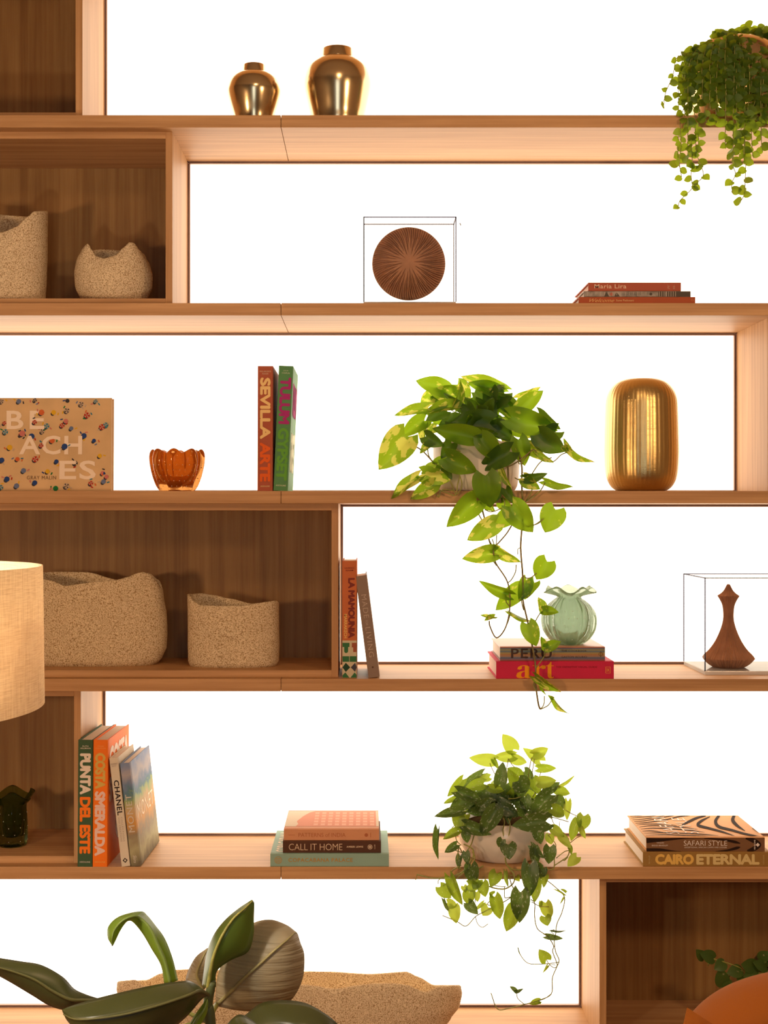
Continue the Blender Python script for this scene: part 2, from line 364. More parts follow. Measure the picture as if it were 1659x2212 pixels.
cubby(3, xe(1658.5), XB, 'oak cubby to the right of the tall brass vase, only its edge in view')
cubby(4, XA, xe(731), 'dark oak cubby holding the two low clay troughs')
lightp(4, xe(731), XB, 'glowing panel behind the green glass vase')
cubby(5, XA, xe(174.5), 'dark oak cubby holding the dark green glass vase')
lightp(5, xe(174.5), XB, 'glowing panel behind the row of upright travel books')
lightp(6, XA, xe(1295), 'glowing panel behind the long clay trough, lowest one')
cubby(6, xe(1295), XB, 'dark oak cubby behind the orange armchair')
v, f = tubev([W(993, 482, BACK - 0.002), W(996, 487, BACK - 0.002)], 0.0012, 5)
mk('speck', v, f, M_dark, p2)

# ------------------------------------------------------------------ text
_tc = {}
def text_mesh(s, bold, spacing, shear=0.0):
    k = (s, bold, spacing, shear)
    if k in _tc: return _tc[k]
    cu = bpy.data.curves.new('t', 'FONT'); cu.body = s; cu.offset = bold; cu.space_character = spacing; cu.shear = shear; cu.resolution_u = 3
    o = bpy.data.objects.new('t', cu); C.objects.link(o)
    me = bpy.data.meshes.new_from_object(o); bpy.data.objects.remove(o)
    vs = [v.co.copy() for v in me.vertices]; fs = [tuple(p.vertices) for p in me.polygons]
    x0 = min(v.x for v in vs); x1 = max(v.x for v in vs); y0 = min(v.y for v in vs); y1 = max(v.y for v in vs)
    r = ([((v.x - x0) / (x1 - x0), (v.y - y0) / max(1e-6, y1 - y0)) for v in vs], fs); _tc[k] = r
    return r
def text(parent, s, m, u0, u1, v0, v1, basis, bold=0.0, sp=1.0, name='title', shear=0.0, eps=0.0004):
    uv, fs = text_mesh(s, bold if bold <= 0.03 else 0.0, sp, shear)
    e = 0.0
    if bold > 0.03: e = 0.07 * abs(v1 - v0)
    vs = []; ff = []
    for du, dv in (((0, 0),) if not e else ((0, 0), (e, 0), (-e, 0), (0, e), (0, -e), (.6 * e, .6 * e), (-.6 * e, .6 * e), (.6 * e, -.6 * e), (-.6 * e, -.6 * e))):
        k = len(vs); vs += [basis @ Vector((u0 + e + (u1 - u0 - 2 * e) * a + du, v0 + e + (v1 - v0 - 2 * e) * b + dv, eps + 0.00004 * (len(vs) // max(1, len(uv))))) for a, b in uv]; ff += [tuple(i + k for i in q) for q in fs]
    return mk(name, vs, ff, m, parent, local=True)
def flat(parent, name, polys, basis, mats, eps=0.0003):
    """flat print: polys = [(material index, [(u,v)...])]"""
    V = []; Fa = []; ix = []
    for k, (mi, p) in enumerate(polys):
        b = len(V); V += [basis @ Vector((u, v, eps + 0.000004 * k)) for u, v in p]; Fa.append(tuple(range(b, b + len(p)))); ix.append(mi)
    return mk(name, V, Fa, mats, parent, local=True, idx=ix)
def cols(*c): return Matrix((c[0], c[1], c[2])).transposed().to_4x4()
def B_spine(w, h, curved=0): return Matrix.Translation((0, -0.0002, h)) @ cols((0, 0, -1), (1, 0, 0), (0, -1, 0))
def B_cover(w, h): return Matrix.Translation((w + 0.0001, 0, 0)) @ cols((0, 1, 0), (0, 0, 1), (1, 0, 0))
def B_front(y=-0.0001): return Matrix.Translation((0, y, 0)) @ cols((1, 0, 0), (0, 0, 1), (0, -1, 0))
_inks = {}
def ink(c, r=0.6):
    if c not in _inks: _inks[c] = mat('print_ink', c, 0.8, spec=0.1)
    return _inks[c]
def rect(u0, u1, v0, v1): return [(u0, v0), (u1, v0), (u1, v1), (u0, v1)]
def disc(u, v, r, n=12, a0=0): return [(u + r * math.cos(a0 + 2 * PI * k / n), v + r * math.sin(a0 + 2 * PI * k / n)) for k in range(n)]

# ------------------------------------------------------------------ books
def book(label, w_, h, d, loc, rot, cm, group=None, pm=None, round_=0.0015):
    loc = Vector(loc)
    if 0 < rot[1] < 1: loc.z += w_ * math.sin(rot[1])
    """local: X thickness, Y depth from the spine, Z height"""
    t = thing('book', label, 'book', loc, rot, group)
    tt = min(0.003, w_ * 0.15)
    g = tt * 0.45; r = round_
    out = [(0, d), (0, .0115), (g, .0095), (g, .0075), (0, .0055), (0, r), (r * .3, r * .3), (r, 0), (w_ - r, 0), (w_ - r * .3, r * .3), (w_, r), (w_, .0055), (w_ - g, .0075), (w_ - g, .0095), (w_, .0115), (w_, d)]
    inn = [(w_ - tt, d), (w_ - tt, tt), (tt, tt), (tt, d)]
    P = out + inn; n = len(P)
    V = [(x, y, 0) for x, y in P] + [(x, y, h) for x, y in P]
    Fa = [(i, (i + 1) % n, (i + 1) % n + n, i + n) for i in range(n)] + [tuple(range(n))[::-1], tuple(range(n, 2 * n))]
    mk('cover', V, Fa, cm, t, local=True)
    box('page_block', tt + .0002, w_ - tt - .0002, tt + .001, d - 0.004, 0.004, h - 0.004, pm or pages, t, local=True)
    return t
LIE = -PI / 2
def cmat(name, c, rough=0.6): return mat(name, c, rough, vary=0.05, scale=15, spec=0.2)

# upright travel books on shelf 3 (sevilla / tulum)
z3 = ztop(3); z4 = ztop(4); z5 = ztop(5); z2 = ztop(2)
k = PX(0.02)
w1 = 33 * k; h1 = 270 * k
loc = W(556, 0, 0.02); loc.z = z3
b = book('rust red hardback with yellow and orange spine lettering', w1, h1, 0.25, loc, (0, 0.003, 0), cmat('rust_cloth', (0.42, 0.10, 0.05)))
Bs = B_spine(w1, h1); U = h1 / 270
text(b, 'PAUL MAURICE', ink((0.75, 0.55, 0.35)), 8 * U, 10.5 * U, 5 * U, 32 * U, Bs @ Matrix.Identity(4)) if False else None
def spine_small(bk, s, m, w_, h, px_from_top, hpx, wfrac, U):
    """small horizontal lettering across an upright spine"""
    M = Matrix.Translation((0, -0.0002, h)) @ cols((1, 0, 0), (0, 0, 1), (0, -1, 0))
    text(bk, s, m, w_ * (0.5 - wfrac / 2), w_ * (0.5 + wfrac / 2), -(px_from_top + hpx) * U, -px_from_top * U, M, 0.005, name='small_print')
spine_small(b, 'PAUL-MAURICE', ink((0.75, 0.55, 0.35)), w1, h1, 10, 3.2, 0.72, U); spine_small(b, 'ROUGAS', ink((0.75, 0.55, 0.35)), w1, h1, 15, 3.2, 0.4, U)
text(b, 'SEVILLA', ink((0.90, 0.62, 0.26)), 25 * U, 158 * U, 5 * U, 28 * U, Bs, 0.045, 0.95)
text(b, 'ARTE', ink((0.80, 0.14, 0.03)), 165 * U, 250 * U, 5 * U, 28 * U, Bs, 0.045, 0.95)
spine_small(b, 'ASSOULINE', ink((0.85, 0.6, 0.3)), w1, h1, 258, 3.2, 0.6, U)
w2 = 31 * k
lean = math.atan2(12, 268)
loc = W(590.5, 0, 0.02); loc.z = z3
b = book('green hardback with magenta and green spine lettering, leaning beside the rust red one', w2, h1, 0.25, loc, (0, lean, 0), cmat('leaf_green_cloth', (0.10, 0.27, 0.10)))
Bs = B_spine(w2, h1)
spine_small(b, 'JULIA', ink((0.6, 0.65, 0.45)), w2, h1, 9, 3.2, 0.35, U); spine_small(b, 'CHAPLIN', ink((0.6, 0.65, 0.45)), w2, h1, 14, 3.2, 0.55, U)
text(b, 'TULUM', ink((0.42, 0.04, 0.20)), 25 * U, 126 * U, 4 * U, 28 * U, Bs, 0.045, 0.95)
text(b, 'GYPSET', ink((0.14, 0.40, 0.06)), 134 * U, 248 * U, 4 * U, 28 * U, Bs, 0.045, 0.95)
spine_small(b, 'ASSOULINE', ink((0.7, 0.75, 0.5)), w2, h1, 257, 3.2, 0.7, U)
Bc = B_cover(w2, h1)
text(b, 'TULUM', ink((0.42, 0.04, 0.20)), 0.03, 0.22, 0.20, 0.29, Bc, 0.04)
text(b, 'GYPSET', ink((0.75, 0.8, 0.6)), 0.03, 0.22, 0.05, 0.16, Bc, 0.04)

# beach photo book facing the room on shelf 3
k = PX(0.10); bw = 0.325; bh = 203 * k
xr_ = W(241, 0, 0.10).x
b = thing('book', 'large tan photo book standing face on, aerial beach umbrellas on its cover', 'book', (xr_ - bw, 0.10, z3), (-0.03, 0, 0))
sand_c = mat('sand_print', (0.66, 0.44, 0.21), 0.5, vary=0.10, scale=12)
box('front_board', 0, bw, 0, 0.003, 0, bh, sand_c, b, bevel=0.0008, local=True)
box('page_block', 0.004, bw - 0.004, 0.0032, 0.0278, 0.004, bh - 0.004, pages, b, local=True)
box('back_board', 0, bw, 0.028, 0.031, 0, bh, sand_c, b, bevel=0.0008, local=True)
Bf = Matrix.Translation((bw, -0.0001, bh)) @ cols((1, 0, 0), (0, 0, 1), (0, -1, 0))
def bu(px): return (px - 241) * k
def bv(py): return -(py - 856) * k
uc = [ink(c) for c in ((0.03, 0.07, 0.25), (0.75, 0.45, 0.03), (0.45, 0.03, 0.02), (0.55, 0.42, 0.30), (0.05, 0.22, 0.30), (0.65, 0.15, 0.05), (0.05, 0.05, 0.06), (0.02, 0.20, 0.06), (0.60, 0.20, 0.18), (0.15, 0.20, 0.35))]
sp_ = [(5,388,3),(93,388,9),(176,382,6),(348,378,0),(413,402,3),(487,388,4),(272,445,1),(340,435,3),(443,460,2),(20,500,2),(25,545,4),(103,560,2),(112,553,8),(215,542,3),(237,515,4),(316,512,2),(363,527,9),(160,568,0),(265,590,5),(428,565,0),(48,625,1),(8,690,0),(88,685,5),(180,685,2),(288,697,0),(385,705,6),(480,590,0),(510,668,1),(120,744,9),(243,748,1),(35,787,0),(85,822,9),(4,830,4),(178,806,0),(285,835,7),(340,822,3),(465,808,2),(525,757,8),(545,775,8),(530,800,9),(175,495,2),(210,445,5),(335,490,8),(540,510,4),(520,520,2),(330,620,0),(210,615,2)]
polys = []
for x, y, c in sp_:
    u, v_ = bu(x / 2.37), bv(700 + y / 2.37); r = R_.uniform(0.0055, 0.0085)
    polys.append((6, disc(u - 0.003, v_ - 0.004, r * 0.8, 8)))
    polys.append((c, disc(u, v_, r, 8, R_.random())))
    if c in (4, 2, 3, 6):
        for q in range(4):
            a = q * PI / 2 + 0.3; polys.append((3 if c != 3 else 6, [(u, v_), (u + r * .9 * math.cos(a), v_ + r * .9 * math.sin(a)), (u + r * .9 * math.cos(a + .6), v_ + r * .9 * math.sin(a + .6))]))
    for q in range(R_.randint(1, 3)):
        a = R_.random() * 6.3; cx_, cy_ = u + 0.013 * math.cos(a), v_ + 0.011 * math.sin(a); an = R_.random() * 3
        e1 = (0.0035 * math.cos(an), 0.0035 * math.sin(an)); e2 = (-0.0016 * math.sin(an), 0.0016 * math.cos(an))
        if cx_ < -0.003 and -bh + 0.004 < cy_ < -0.004: polys.append((R_.randint(0, 9), [(cx_ + s1 * e1[0] + s2 * e2[0], cy_ + s1 * e1[1] + s2 * e2[1]) for s1, s2 in ((-1, -1), (1, -1), (1, 1), (-1, 1))]))
polys = [p for p in polys if all(-bw < q[0] < 0 and -bh < q[1] < 0 for q in p[1])]
flat(b, 'cover_print', polys, Bf, uc, eps=0.0003)['kind'] = 'stuff'
ti = ink((0.95, 0.80, 0.64))
for s, x0, x1, y0, y1 in (('B E', 13, 95, 884, 924), ('ACH', 41, 177, 938, 979), ('ES', 128, 207, 992, 1033)):
    text(b, s, ti, bu(x0), bu(x1), bv(y1), bv(y0), Bf, 0.02, 1.1 if s != 'B E' else 0.85, eps=0.0010)
text(b, 'GRAY MALIN', ink((0.22, 0.14, 0.08)), bu(58), bu(121), bv(1033), bv(1025), Bf, 0, 1.15, name='small_print', eps=0.001)

# three books lying on shelf 2
def lying(label, px0, px1, thick, d, Y, z, cm, rz=0.0, pm=None, th_px=None):
    k = PX(Y); h = (px1 - px0) * k; loc = W(px1, 0, Y); loc.z = z
    return book(label, thick, h, d, loc, (0, LIE, rz), cm, pm=pm), h
zz = z2
b, h = lying('thin rust red book at the bottom of the three on the upper right shelf', 1250, 1502, 0.0168, 0.245, 0.004, zz, cmat('rust_red_paper', (0.40, 0.085, 0.03))); Bs = B_spine(0.0168, h)
text(b, 'Welcome', ink((0.80, 0.48, 0.18)), 23 * S, 77 * S, 0.003, 0.012, Bs, -0.005, shear=0.5); text(b, 'Sune Padoeani', ink((0.80, 0.55, 0.25)), 81 * S, 119 * S, 0.005, 0.010, Bs, name='small_print')
flat(b, 'publisher_mark', [(0, disc(246 * S, 0.0084, 0.0028)), (1, disc(246 * S, 0.0084, 0.0021))], Bs, [ink((0.65, 0.3, 0.15)), ink((0.40, 0.085, 0.03))]); zz += 0.0169
m_grey = mat('grey_photo_print', (0.27, 0.235, 0.20), 0.5, vary=0.55, scale=45)
b, h = lying('grey photo-patterned book in the middle of the three on the upper right shelf', 1261, 1492, 0.0152, 0.24, 0.005, zz, m_grey); Bs = B_spine(0.0152, h)
dk = ink((0.10, 0.085, 0.07)); lt = ink((0.5, 0.42, 0.36)); rd = ink((0.45, 0.16, 0.12))
flat(b, 'spine_picture', [(0, rect(161 * S, 176 * S, 0.001, 0.0142)), (0, rect(180 * S, 230 * S, 0.001, 0.0142)), (2, disc(60 * S, 0.007, 0.005, 6)), (0, [(44 * S, .001), (55 * S, .001), (49 * S, .014)]), (0, [(66 * S, .001), (78 * S, .001), (71 * S, .013)]), (0, disc(145 * S, 0.0075, 0.004, 8))] + [(1, rect((163 + 5 * q) * S, (164.2 + 5 * q) * S, 0.001, 0.0142)) for q in range(8)] + [(1, rect((8 + 9 * q) * S, (9 + 9 * q) * S, 0.002 + (q % 3) * .002, 0.013)) for q in range(15)], Bs, [dk, lt, rd]); zz += 0.0153
b, h = lying('brick red book on top of the three on the upper right shelf', 1271, 1471, 0.0228, 0.235, 0.005, zz, cmat('brick_red_cloth', (0.42, 0.10, 0.055)), pm=mat('red_tinted_pages', (0.75, 0.5, 0.4), 0.8)); Bs = B_spine(0.0228, h)
text(b, 'Maria Lira', ink((0.82, 0.60, 0.45)), 13 * S, 82 * S, 0.007, 0.018, Bs, 0.01, 1.05)
text(b, 'Act.', ink((0.7, 0.4, 0.28)), 171 * S, 176 * S, 0.005, 0.018, Bs, 0, name='small_print'); text(b, 'studio', ink((0.7, 0.4, 0.28)), 183 * S, 187 * S, 0.005, 0.018, Bs, 0, name='small_print')

# shelf 4 books
k = PX(0.02); w_ = 32 * k; h = 253 * k; loc = W(739, 0, 0.02); loc.z = z4
b = book('orange hardback with brown spine lettering and green tile pattern, upright beside the cubby', w_, h, 0.25, loc, (0, 0, 0), cmat('orange_cloth', (0.56, 0.15, 0.05)))
U = k; Bs = B_spine(w_, h); wn_ = ink((0.22, 0.045, 0.035))
text(b, 'LA MAMOUNIA', wn_, 37 * U, 167 * U, 13 * U, 27.5 * U, Bs, 0.04, 0.95); text(b, 'MARRAKECH', ink((0.85, 0.52, 0.16)), 115 * U, 167 * U, 4 * U, 11 * U, Bs, 0.025)
spine_small(b, 'LAURENCE', wn_, w_, h, 14, 3, 0.65, U); spine_small(b, 'BENAIM', wn_, w_, h, 19, 3, 0.5, U)
gr = ink((0.05, 0.17, 0.07)); dg = ink((0.03, 0.07, 0.04)); cr = ink((0.60, 0.52, 0.36)); nv = ink((0.07, 0.07, 0.09)); br = ink((0.35, 0.10, 0.06))
W32 = w_ / U
def uvr(u0, u1, v0, v1): return rect(u0 * U, u1 * U, v0 * U, v1 * U)
pl = [(2, uvr(172, 252.6, .6, W32 - .6)), (0, uvr(177, 186, .8, 16)), (4, uvr(177, 187, 21, W32 - .8)), (0, uvr(186, 194, 4.5, 13)), (0, disc(195 * U, 8.7 * U, 4.4 * U, 8)), (4, uvr(187, 197, 24, 31)),
      (0, uvr(206, 218, .8, 15.4)), (0, uvr(206, 218, 16.4, W32 - .8))]
for cx_, cy_, c in ((230, 8, 1), (230, 28.2, 3), (250, 17.5, 2)):
    if c != 2: pl.append((c, [(p[0] * U, min(p[1], W32 - .7) * U) for p in ((cx_ - 10, cy_), (cx_, cy_ + 9.5), (cx_ + 10, cy_), (cx_, max(.7, cy_ - 9.5)))]))
pl += [(0, [(252.4 * U, .8 * U), (252.4 * U, 16 * U), (241 * U, 7 * U), (247 * U, .8 * U)]), (0, [(252.4 * U, 18 * U), (252.4 * U, (W32 - .8) * U), (246 * U, (W32 - .8) * U), (241 * U, 27 * U)])]
flat(b, 'spine_pattern', pl, Bs, [gr, dg, cr, nv, br])
k = PX(0.02); w_ = 24.5 * k; h = 221 * k; lean = -math.atan2(28, 218); loc = W(796, 0, 0.02); loc.z = z4
b = book('taupe book leaning against the orange hardback beside the cubby', w_, h, 0.225, loc, (0, lean, 0), cmat('taupe_cloth', (0.27, 0.19, 0.145)))
b.location.z += 0.0; U = k; Bs = B_spine(w_, h); ic = ink((0.55, 0.43, 0.34))
text(b, 'MADE', ic, 41 * U, 92 * U, 7 * U, 18 * U, Bs, -0.01, 1.15); text(b, 'FOR', ic, 97 * U, 108 * U, 9 * U, 14 * U, Bs, -0.005, name='small_print'); text(b, 'LIVING', ic, 112 * U, 177 * U, 7 * U, 18 * U, Bs, -0.01, 1.15)
flat(b, 'publisher_mark', [(0, disc(199 * U, 12 * U, 2.2 * U, 8))], Bs, [ink((0.12, 0.07, 0.05))])

zz = z4; tk = 38 * S
b, h = lying('thick crimson art book with orange spine lettering, under the striped book', 1072, 1326, tk, 0.26, 0.002, zz, cmat('crimson_cover', (0.62, 0.022, 0.075)), pm=mat('pale_pink_pages', (0.80, 0.62, 0.55), 0.8)); Bs = B_spine(tk, h); oi = ink((0.90, 0.34, 0.02))
def serif_art():
    """fat didone letters a r t, unit box per letter, as polygons"""
    P = []
    # a
    P.append(rect(0.23, 0.35, 0.03, 0.72)); P.append([(0.03, 0.55), (0.05, 0.68), (0.12, 0.76), (0.22, 0.79), (0.30, 0.77), (0.35, 0.70), (0.26, 0.66), (0.22, 0.745), (0.16, 0.73), (0.15, 0.66), (0.155, 0.58), (0.10, 0.52)])
    P.append([(0.0, 0.15), (0.03, 0.04), (0.12, 0.0), (0.20, 0.03), (0.25, 0.10), (0.25, 0.14), (0.20, 0.07), (0.155, 0.08), (0.13, 0.17), (0.14, 0.30), (0.18, 0.38), (0.25, 0.43), (0.25, 0.46), (0.12, 0.42), (0.03, 0.33)])
    P.append([(0.33, 0.12), (0.36, 0.05), (0.40, 0.10), (0.415, 0.10), (0.41, 0.03), (0.37, 0.0), (0.30, 0.0), (0.25, 0.05), (0.25, 0.12)])
    # r
    P.append(rect(0.50, 0.615, 0.03, 0.76)); P.append(rect(0.44, 0.68, 0.0, 0.035)); P.append(rect(0.44, 0.60, 0.735, 0.77))
    P.append([(0.60, 0.55), (0.64, 0.70), (0.70, 0.79), (0.76, 0.78), (0.79, 0.70), (0.78, 0.60), (0.72, 0.55), (0.67, 0.60), (0.67, 0.68), (0.63, 0.60)])
    # t
    P.append([(0.84, 0.15), (0.86, 0.04), (0.90, 0.0), (0.96, 0.0), (1.0, 0.05), (1.0, 0.12), (0.965, 0.06), (0.945, 0.08), (0.94, 0.16), (0.94, 1.0), (0.91, 0.97), (0.88, 0.86), (0.84, 0.80)]); P.append(rect(0.79, 1.0, 0.735, 0.77))
    return P
flat(b, 'title', [(0, [((43 + 81 * x) * S, (1 + 37 * y * 0.97) * S) for x, y in p]) for p in serif_art()], Bs, [oi])
text(b, 'THE DEFINITIVE VISUAL GUIDE', ink((0.28, 0.02, 0.03)), 129 * S, 218 * S, 23.5 * S, 27.5 * S, Bs, 0, name='small_print')
flat(b, 'publisher_mark', [(0, rect(236 * S, 247 * S, 12 * S, 26 * S)), (1, rect(237 * S, 246 * S, 13 * S, 25 * S))], Bs, [ink((0.85, 0.3, 0.08)), ink((0.62, 0.022, 0.075))])
text(b, 'DK', ink((0.85, 0.3, 0.08)), 238 * S, 245 * S, 15.5 * S, 22.5 * S, Bs, 0.03, name='small_print', eps=0.0006)
zz += tk + 0.0001; tk = 31 * S
def stripes():
    m, t, bb = nt('striped_cover'); L = t.links.new
    tc = t.nodes.new('ShaderNodeTexCoord'); sx = t.nodes.new('ShaderNodeSeparateXYZ'); L(tc.outputs['Object'], sx.inputs[0])
    mu = t.nodes.new('ShaderNodeMath'); mu.operation = 'DIVIDE'; mu.inputs[1].default_value = tk; L(sx.outputs['X'], mu.inputs[0])
    r = t.nodes.new('ShaderNodeValToRGB'); r.color_ramp.interpolation = 'EASE'; e = r.color_ramp.elements
    pts = [(0, (.40, .12, .06)), (.10, (.22, .10, .12)), (.22, (.09, .13, .20)), (.33, (.35, .20, .12)), (.44, (.40, .18, .06)), (.54, (.36, .27, .08)), (.66, (.12, .17, .19)), (.78, (.30, .27, .12)), (.88, (.10, .14, .20)), (.95, (.45, .15, .08)), (1, (.60, .26, .16))]
    e[0].position = 0; e[0].color = (*pts[0][1], 1); e[1].position = 1; e[1].color = (*pts[-1][1], 1)
    for p, c in pts[1:-1]: q = e.new(p); q.color = (*c, 1)
    L(mu.outputs[0], r.inputs['Fac']); L(r.outputs['Color'], bb.inputs['Base Color']); bb.inputs['Roughness'].default_value = 0.4; return m
b, h = lying('striped multicolour cookbook lying on the crimson book, under the green glass vase', 1080, 1307, tk, 0.25, 0.006, zz, stripes(), pm=mat('pale_pages', (0.85, 0.78, 0.70), 0.8)); Bs = B_spine(tk, h)
bk_ = ink((0.07, 0.045, 0.04)); text(b, 'PERU', bk_, 24 * S, 112 * S, 6 * S, 27 * S, Bs, 0.015, 1.12); text(b, 'THE COOKBOOK', bk_, 133 * S, 188 * S, 20 * S, 24 * S, Bs, 0, 1.05, name='small_print'); text(b, 'GASTON ACURIO', bk_, 133 * S, 188 * S, 7 * S, 11 * S, Bs, 0, 1.05, name='small_print')
flat(b, 'publisher_mark', [(0, disc(218 * S, 15 * S, 4.5 * S)), (1, disc(218 * S, 15 * S, 3.8 * S)), (0, rect(217.6 * S, 218.4 * S, 9 * S, 21 * S))], Bs, [bk_, ink((0.36, 0.24, 0.10))])
ZPERU = zz + tk

# shelf 5, upright row
k = PX(0.0); U = k; w_ = 32 * k; h = 274 * k
loc = W(167.3, 0, 0.001); loc.z = z5
b = book('dark green hardback with cream and orange spine lettering, first of the upright row', w_, h, 0.27, loc, (0, 0.006, -0.03), cmat('forest_green_cloth', (0.05, 0.10, 0.045))); Bs = B_spine(w_, h)
text(b, 'PUNTA', ink((0.80, 0.68, 0.56)), 29 * U, 118 * U, 4 * U, 28 * U, Bs, 0.05, 0.95); text(b, 'DEL ESTE', ink((0.90, 0.20, 0.02)), 123 * U, 246 * U, 4 * U, 28 * U, Bs, 0.05, 0.95)
spine_small(b, 'RUTH', ink((0.7, 0.6, 0.5)), w_, h, 12, 3, .4, U); spine_small(b, 'HELLMANN', ink((0.7, 0.6, 0.5)), w_, h, 16.5, 3, .7, U); spine_small(b, 'ASSOULINE', ink((0.7, 0.6, 0.5)), w_, h, 262, 3.2, .72, U)
loc = W(199.8, 0, 0.001); loc.z = z5; w_ = 32 * k
b = book('bright orange hardback with pale spine lettering, second of the upright row', w_, h, 0.27, loc, (0, 0.007, -0.03), cmat('bright_orange_cloth', (0.86, 0.18, 0.01))); Bs = B_spine(w_, h)
text(b, 'COSTA', ink((0.66, 0.43, 0.10)), 28 * U, 106 * U, 4 * U, 27 * U, Bs, 0.05, 0.95); text(b, 'SMERALDA', ink((0.80, 0.55, 0.46)), 111 * U, 251 * U, 4 * U, 27 * U, Bs, 0.05, 0.95)
spine_small(b, 'CESARE', ink((0.9, 0.4, 0.1)), w_, h, 12, 3, .45, U); spine_small(b, 'CUNACCIA', ink((0.9, 0.4, 0.1)), w_, h, 16.5, 3, .7, U); spine_small(b, 'ASSOULINE', ink((0.8, 0.45, 0.1)), w_, h, 262, 3.2, .72, U)
text(b, 'COSTA', ink((0.92, 0.80, 0.72)), 0.015, 0.255, 0.245, 0.312, B_cover(w_, h), 0.05, 0.95)
text(b, 'SMERALDA', ink((0.92, 0.80, 0.72)), 0.015, 0.255, 0.165, 0.232, B_cover(w_, h), 0.05, 0.95)
flat(b, 'cover_print', [(0, disc(0.14, 0.09, 0.045, 20))], B_cover(w_, h), [ink((0.92, 0.80, 0.72))])
# leaning cream book
w_ = 19 * k; h = 236 * k; lean = -math.atan2(27, 234); loc = W(262.5, 0, 0.001); loc.z = z5
b = book('cream spined book with bold black lettering, leaning on the bright orange one', w_, h, 0.205, loc, (0, lean, -0.03), cmat('cream_paper', (0.66, 0.57, 0.44))); Bs = B_spine(w_, h)
text(b, 'CHANEL', ink((0.02, 0.015, 0.015)), 49 * U, 125 * U, 4.2 * U, 15.5 * U, Bs, 0.02, 1.08); text(b, 'COLLECTIONS', ink((0.35, 0.27, 0.2)), 129 * U, 182 * U, 10.5 * U, 14 * U, Bs, 0, 1.3, name='small_print'); text(b, 'AND CREATIONS', ink((0.35, 0.27, 0.2)), 129 * U, 182 * U, 4.5 * U, 8 * U, Bs, 0, 1.2, name='small_print')
spine_small(b, 'DANIELE', ink((0.4, 0.32, 0.25)), w_, h, 12, 2.8, .75, U); spine_small(b, 'BOTT', ink((0.4, 0.32, 0.25)), w_, h, 16.5, 2.8, .5, U)
flat(b, 'publisher_mark', [(0, disc(223 * U, 9.5 * U, 5.5 * U, 4)), (1, disc(223 * U, 9.5 * U, 2.4 * U, 10))], Bs, [ink((0.02, 0.015, 0.015)), ink((0.66, 0.57, 0.44))])
def paint_mat(name, w_, h):
    m, t, bb = nt(name); L = t.links.new
    tc = t.nodes.new('ShaderNodeTexCoord'); n = t.nodes.new('ShaderNodeTexNoise'); n.inputs['Scale'].default_value = 22; n.inputs['Detail'].default_value = 6; n.inputs['Distortion'].default_value = 0.8
    L(tc.outputs['Object'], n.inputs['Vector']); sx = t.nodes.new('ShaderNodeSeparateXYZ'); L(tc.outputs['Object'], sx.inputs[0])
    ad = t.nodes.new('ShaderNodeMath'); ad.operation = 'MULTIPLY_ADD'; ad.inputs[1].default_value = 1 / h; L(sx.outputs['Z'], ad.inputs[0])
    a2 = t.nodes.new('ShaderNodeMath'); a2.operation = 'MULTIPLY_ADD'; a2.inputs[1].default_value = 0.30; a2.inputs[2].default_value = -0.15; L(n.outputs['Fac'], a2.inputs[0]); L(a2.outputs[0], ad.inputs[2])
    r = t.nodes.new('ShaderNodeValToRGB'); e = r.color_ramp.elements
    pts = [(0, (.16, .13, .08)), (.15, (.40, .36, .20)), (.3, (.28, .22, .14)), (.42, (.60, .30, .08)), (.55, (.55, .38, .2)), (.66, (.30, .38, .16)), (.7, (.10, .20, .24)), (.76, (.16, .22, .34)), (.85, (.40, .36, .38)), (1, (.18, .25, .42))]
    e[0].color = (*pts[0][1], 1); e[1].color = (*pts[-1][1], 1)
    for p, c in pts[1:-1]: q = e.new(p); q.color = (*c, 1)
    L(ad.outputs[0], r.inputs['Fac']); L(r.outputs['Color'], bb.inputs['Base Color']); bb.inputs['Roughness'].default_value = 0.6; bb.inputs['Specular IOR Level'].default_value = 0.15; return m
w_ = 21.5 * k; h = 224 * k; lean = -math.atan2(24, 222); loc = W(283, 0, 0.001); loc.z = z5
b = book('book with a painted blue and ochre landscape cover, leaning, last of the upright row', w_, h, 0.27, loc, (0, lean, -0.03), paint_mat('painted_landscape', w_, h)); Bs = B_spine(w_, h)
text(b, 'MONET', ink((0.62, 0.55, 0.45)), 68 * U, 150 * U, 4 * U, 17 * U, Bs @ Matrix.Translation((218 * U, 21 * U, 0)) @ Matrix.Rotation(PI, 4, 'Z'), 0, 1.1)
text(b, 'Skira', ink((0.62, 0.55, 0.45)), 200 * U, 216 * U, 7 * U, 14 * U, Bs, 0, shear=0.3, name='small_print')
text(b, 'MONET', ink((0.90, 0.78, 0.62)), 0.03, 0.245, 0.115, 0.155, B_cover(w_, h), 0, 1.05)

# middle stack on shelf 5
zz = z5; tk = 27.5 * S
b, h = lying('pale aqua green hardback at the bottom of the middle stack', 584, 840, tk, 0.265, 0.003, zz, cmat('aqua_cloth', (0.25, 0.38, 0.30))); Bs = B_spine(tk, h); gd = ink((0.42, 0.24, 0.07))
text(b, 'COPACABANA PALACE', gd, 39 * S, 178 * S, 10 * S, 18.5 * S, Bs, 0.015, 1.1); flat(b, 'publisher_mark', [(0, disc(17 * S, 14 * S, 8 * S, 16)), (1, disc(17 * S, 14 * S, 6.8 * S, 16)), (0, rect(11 * S, 23 * S, 13 * S, 14.5 * S)), (0, rect(12 * S, 22 * S, 9.5 * S, 11 * S)), (0, rect(12 * S, 22 * S, 16.5 * S, 18 * S))], Bs, [gd, ink((0.25, 0.38, 0.30))])
text(b, 'FOREWORD BY A FRIEND', gd, 194 * S, 222 * S, 10.5 * S, 13 * S, Bs, 0, name='small_print') if False else None
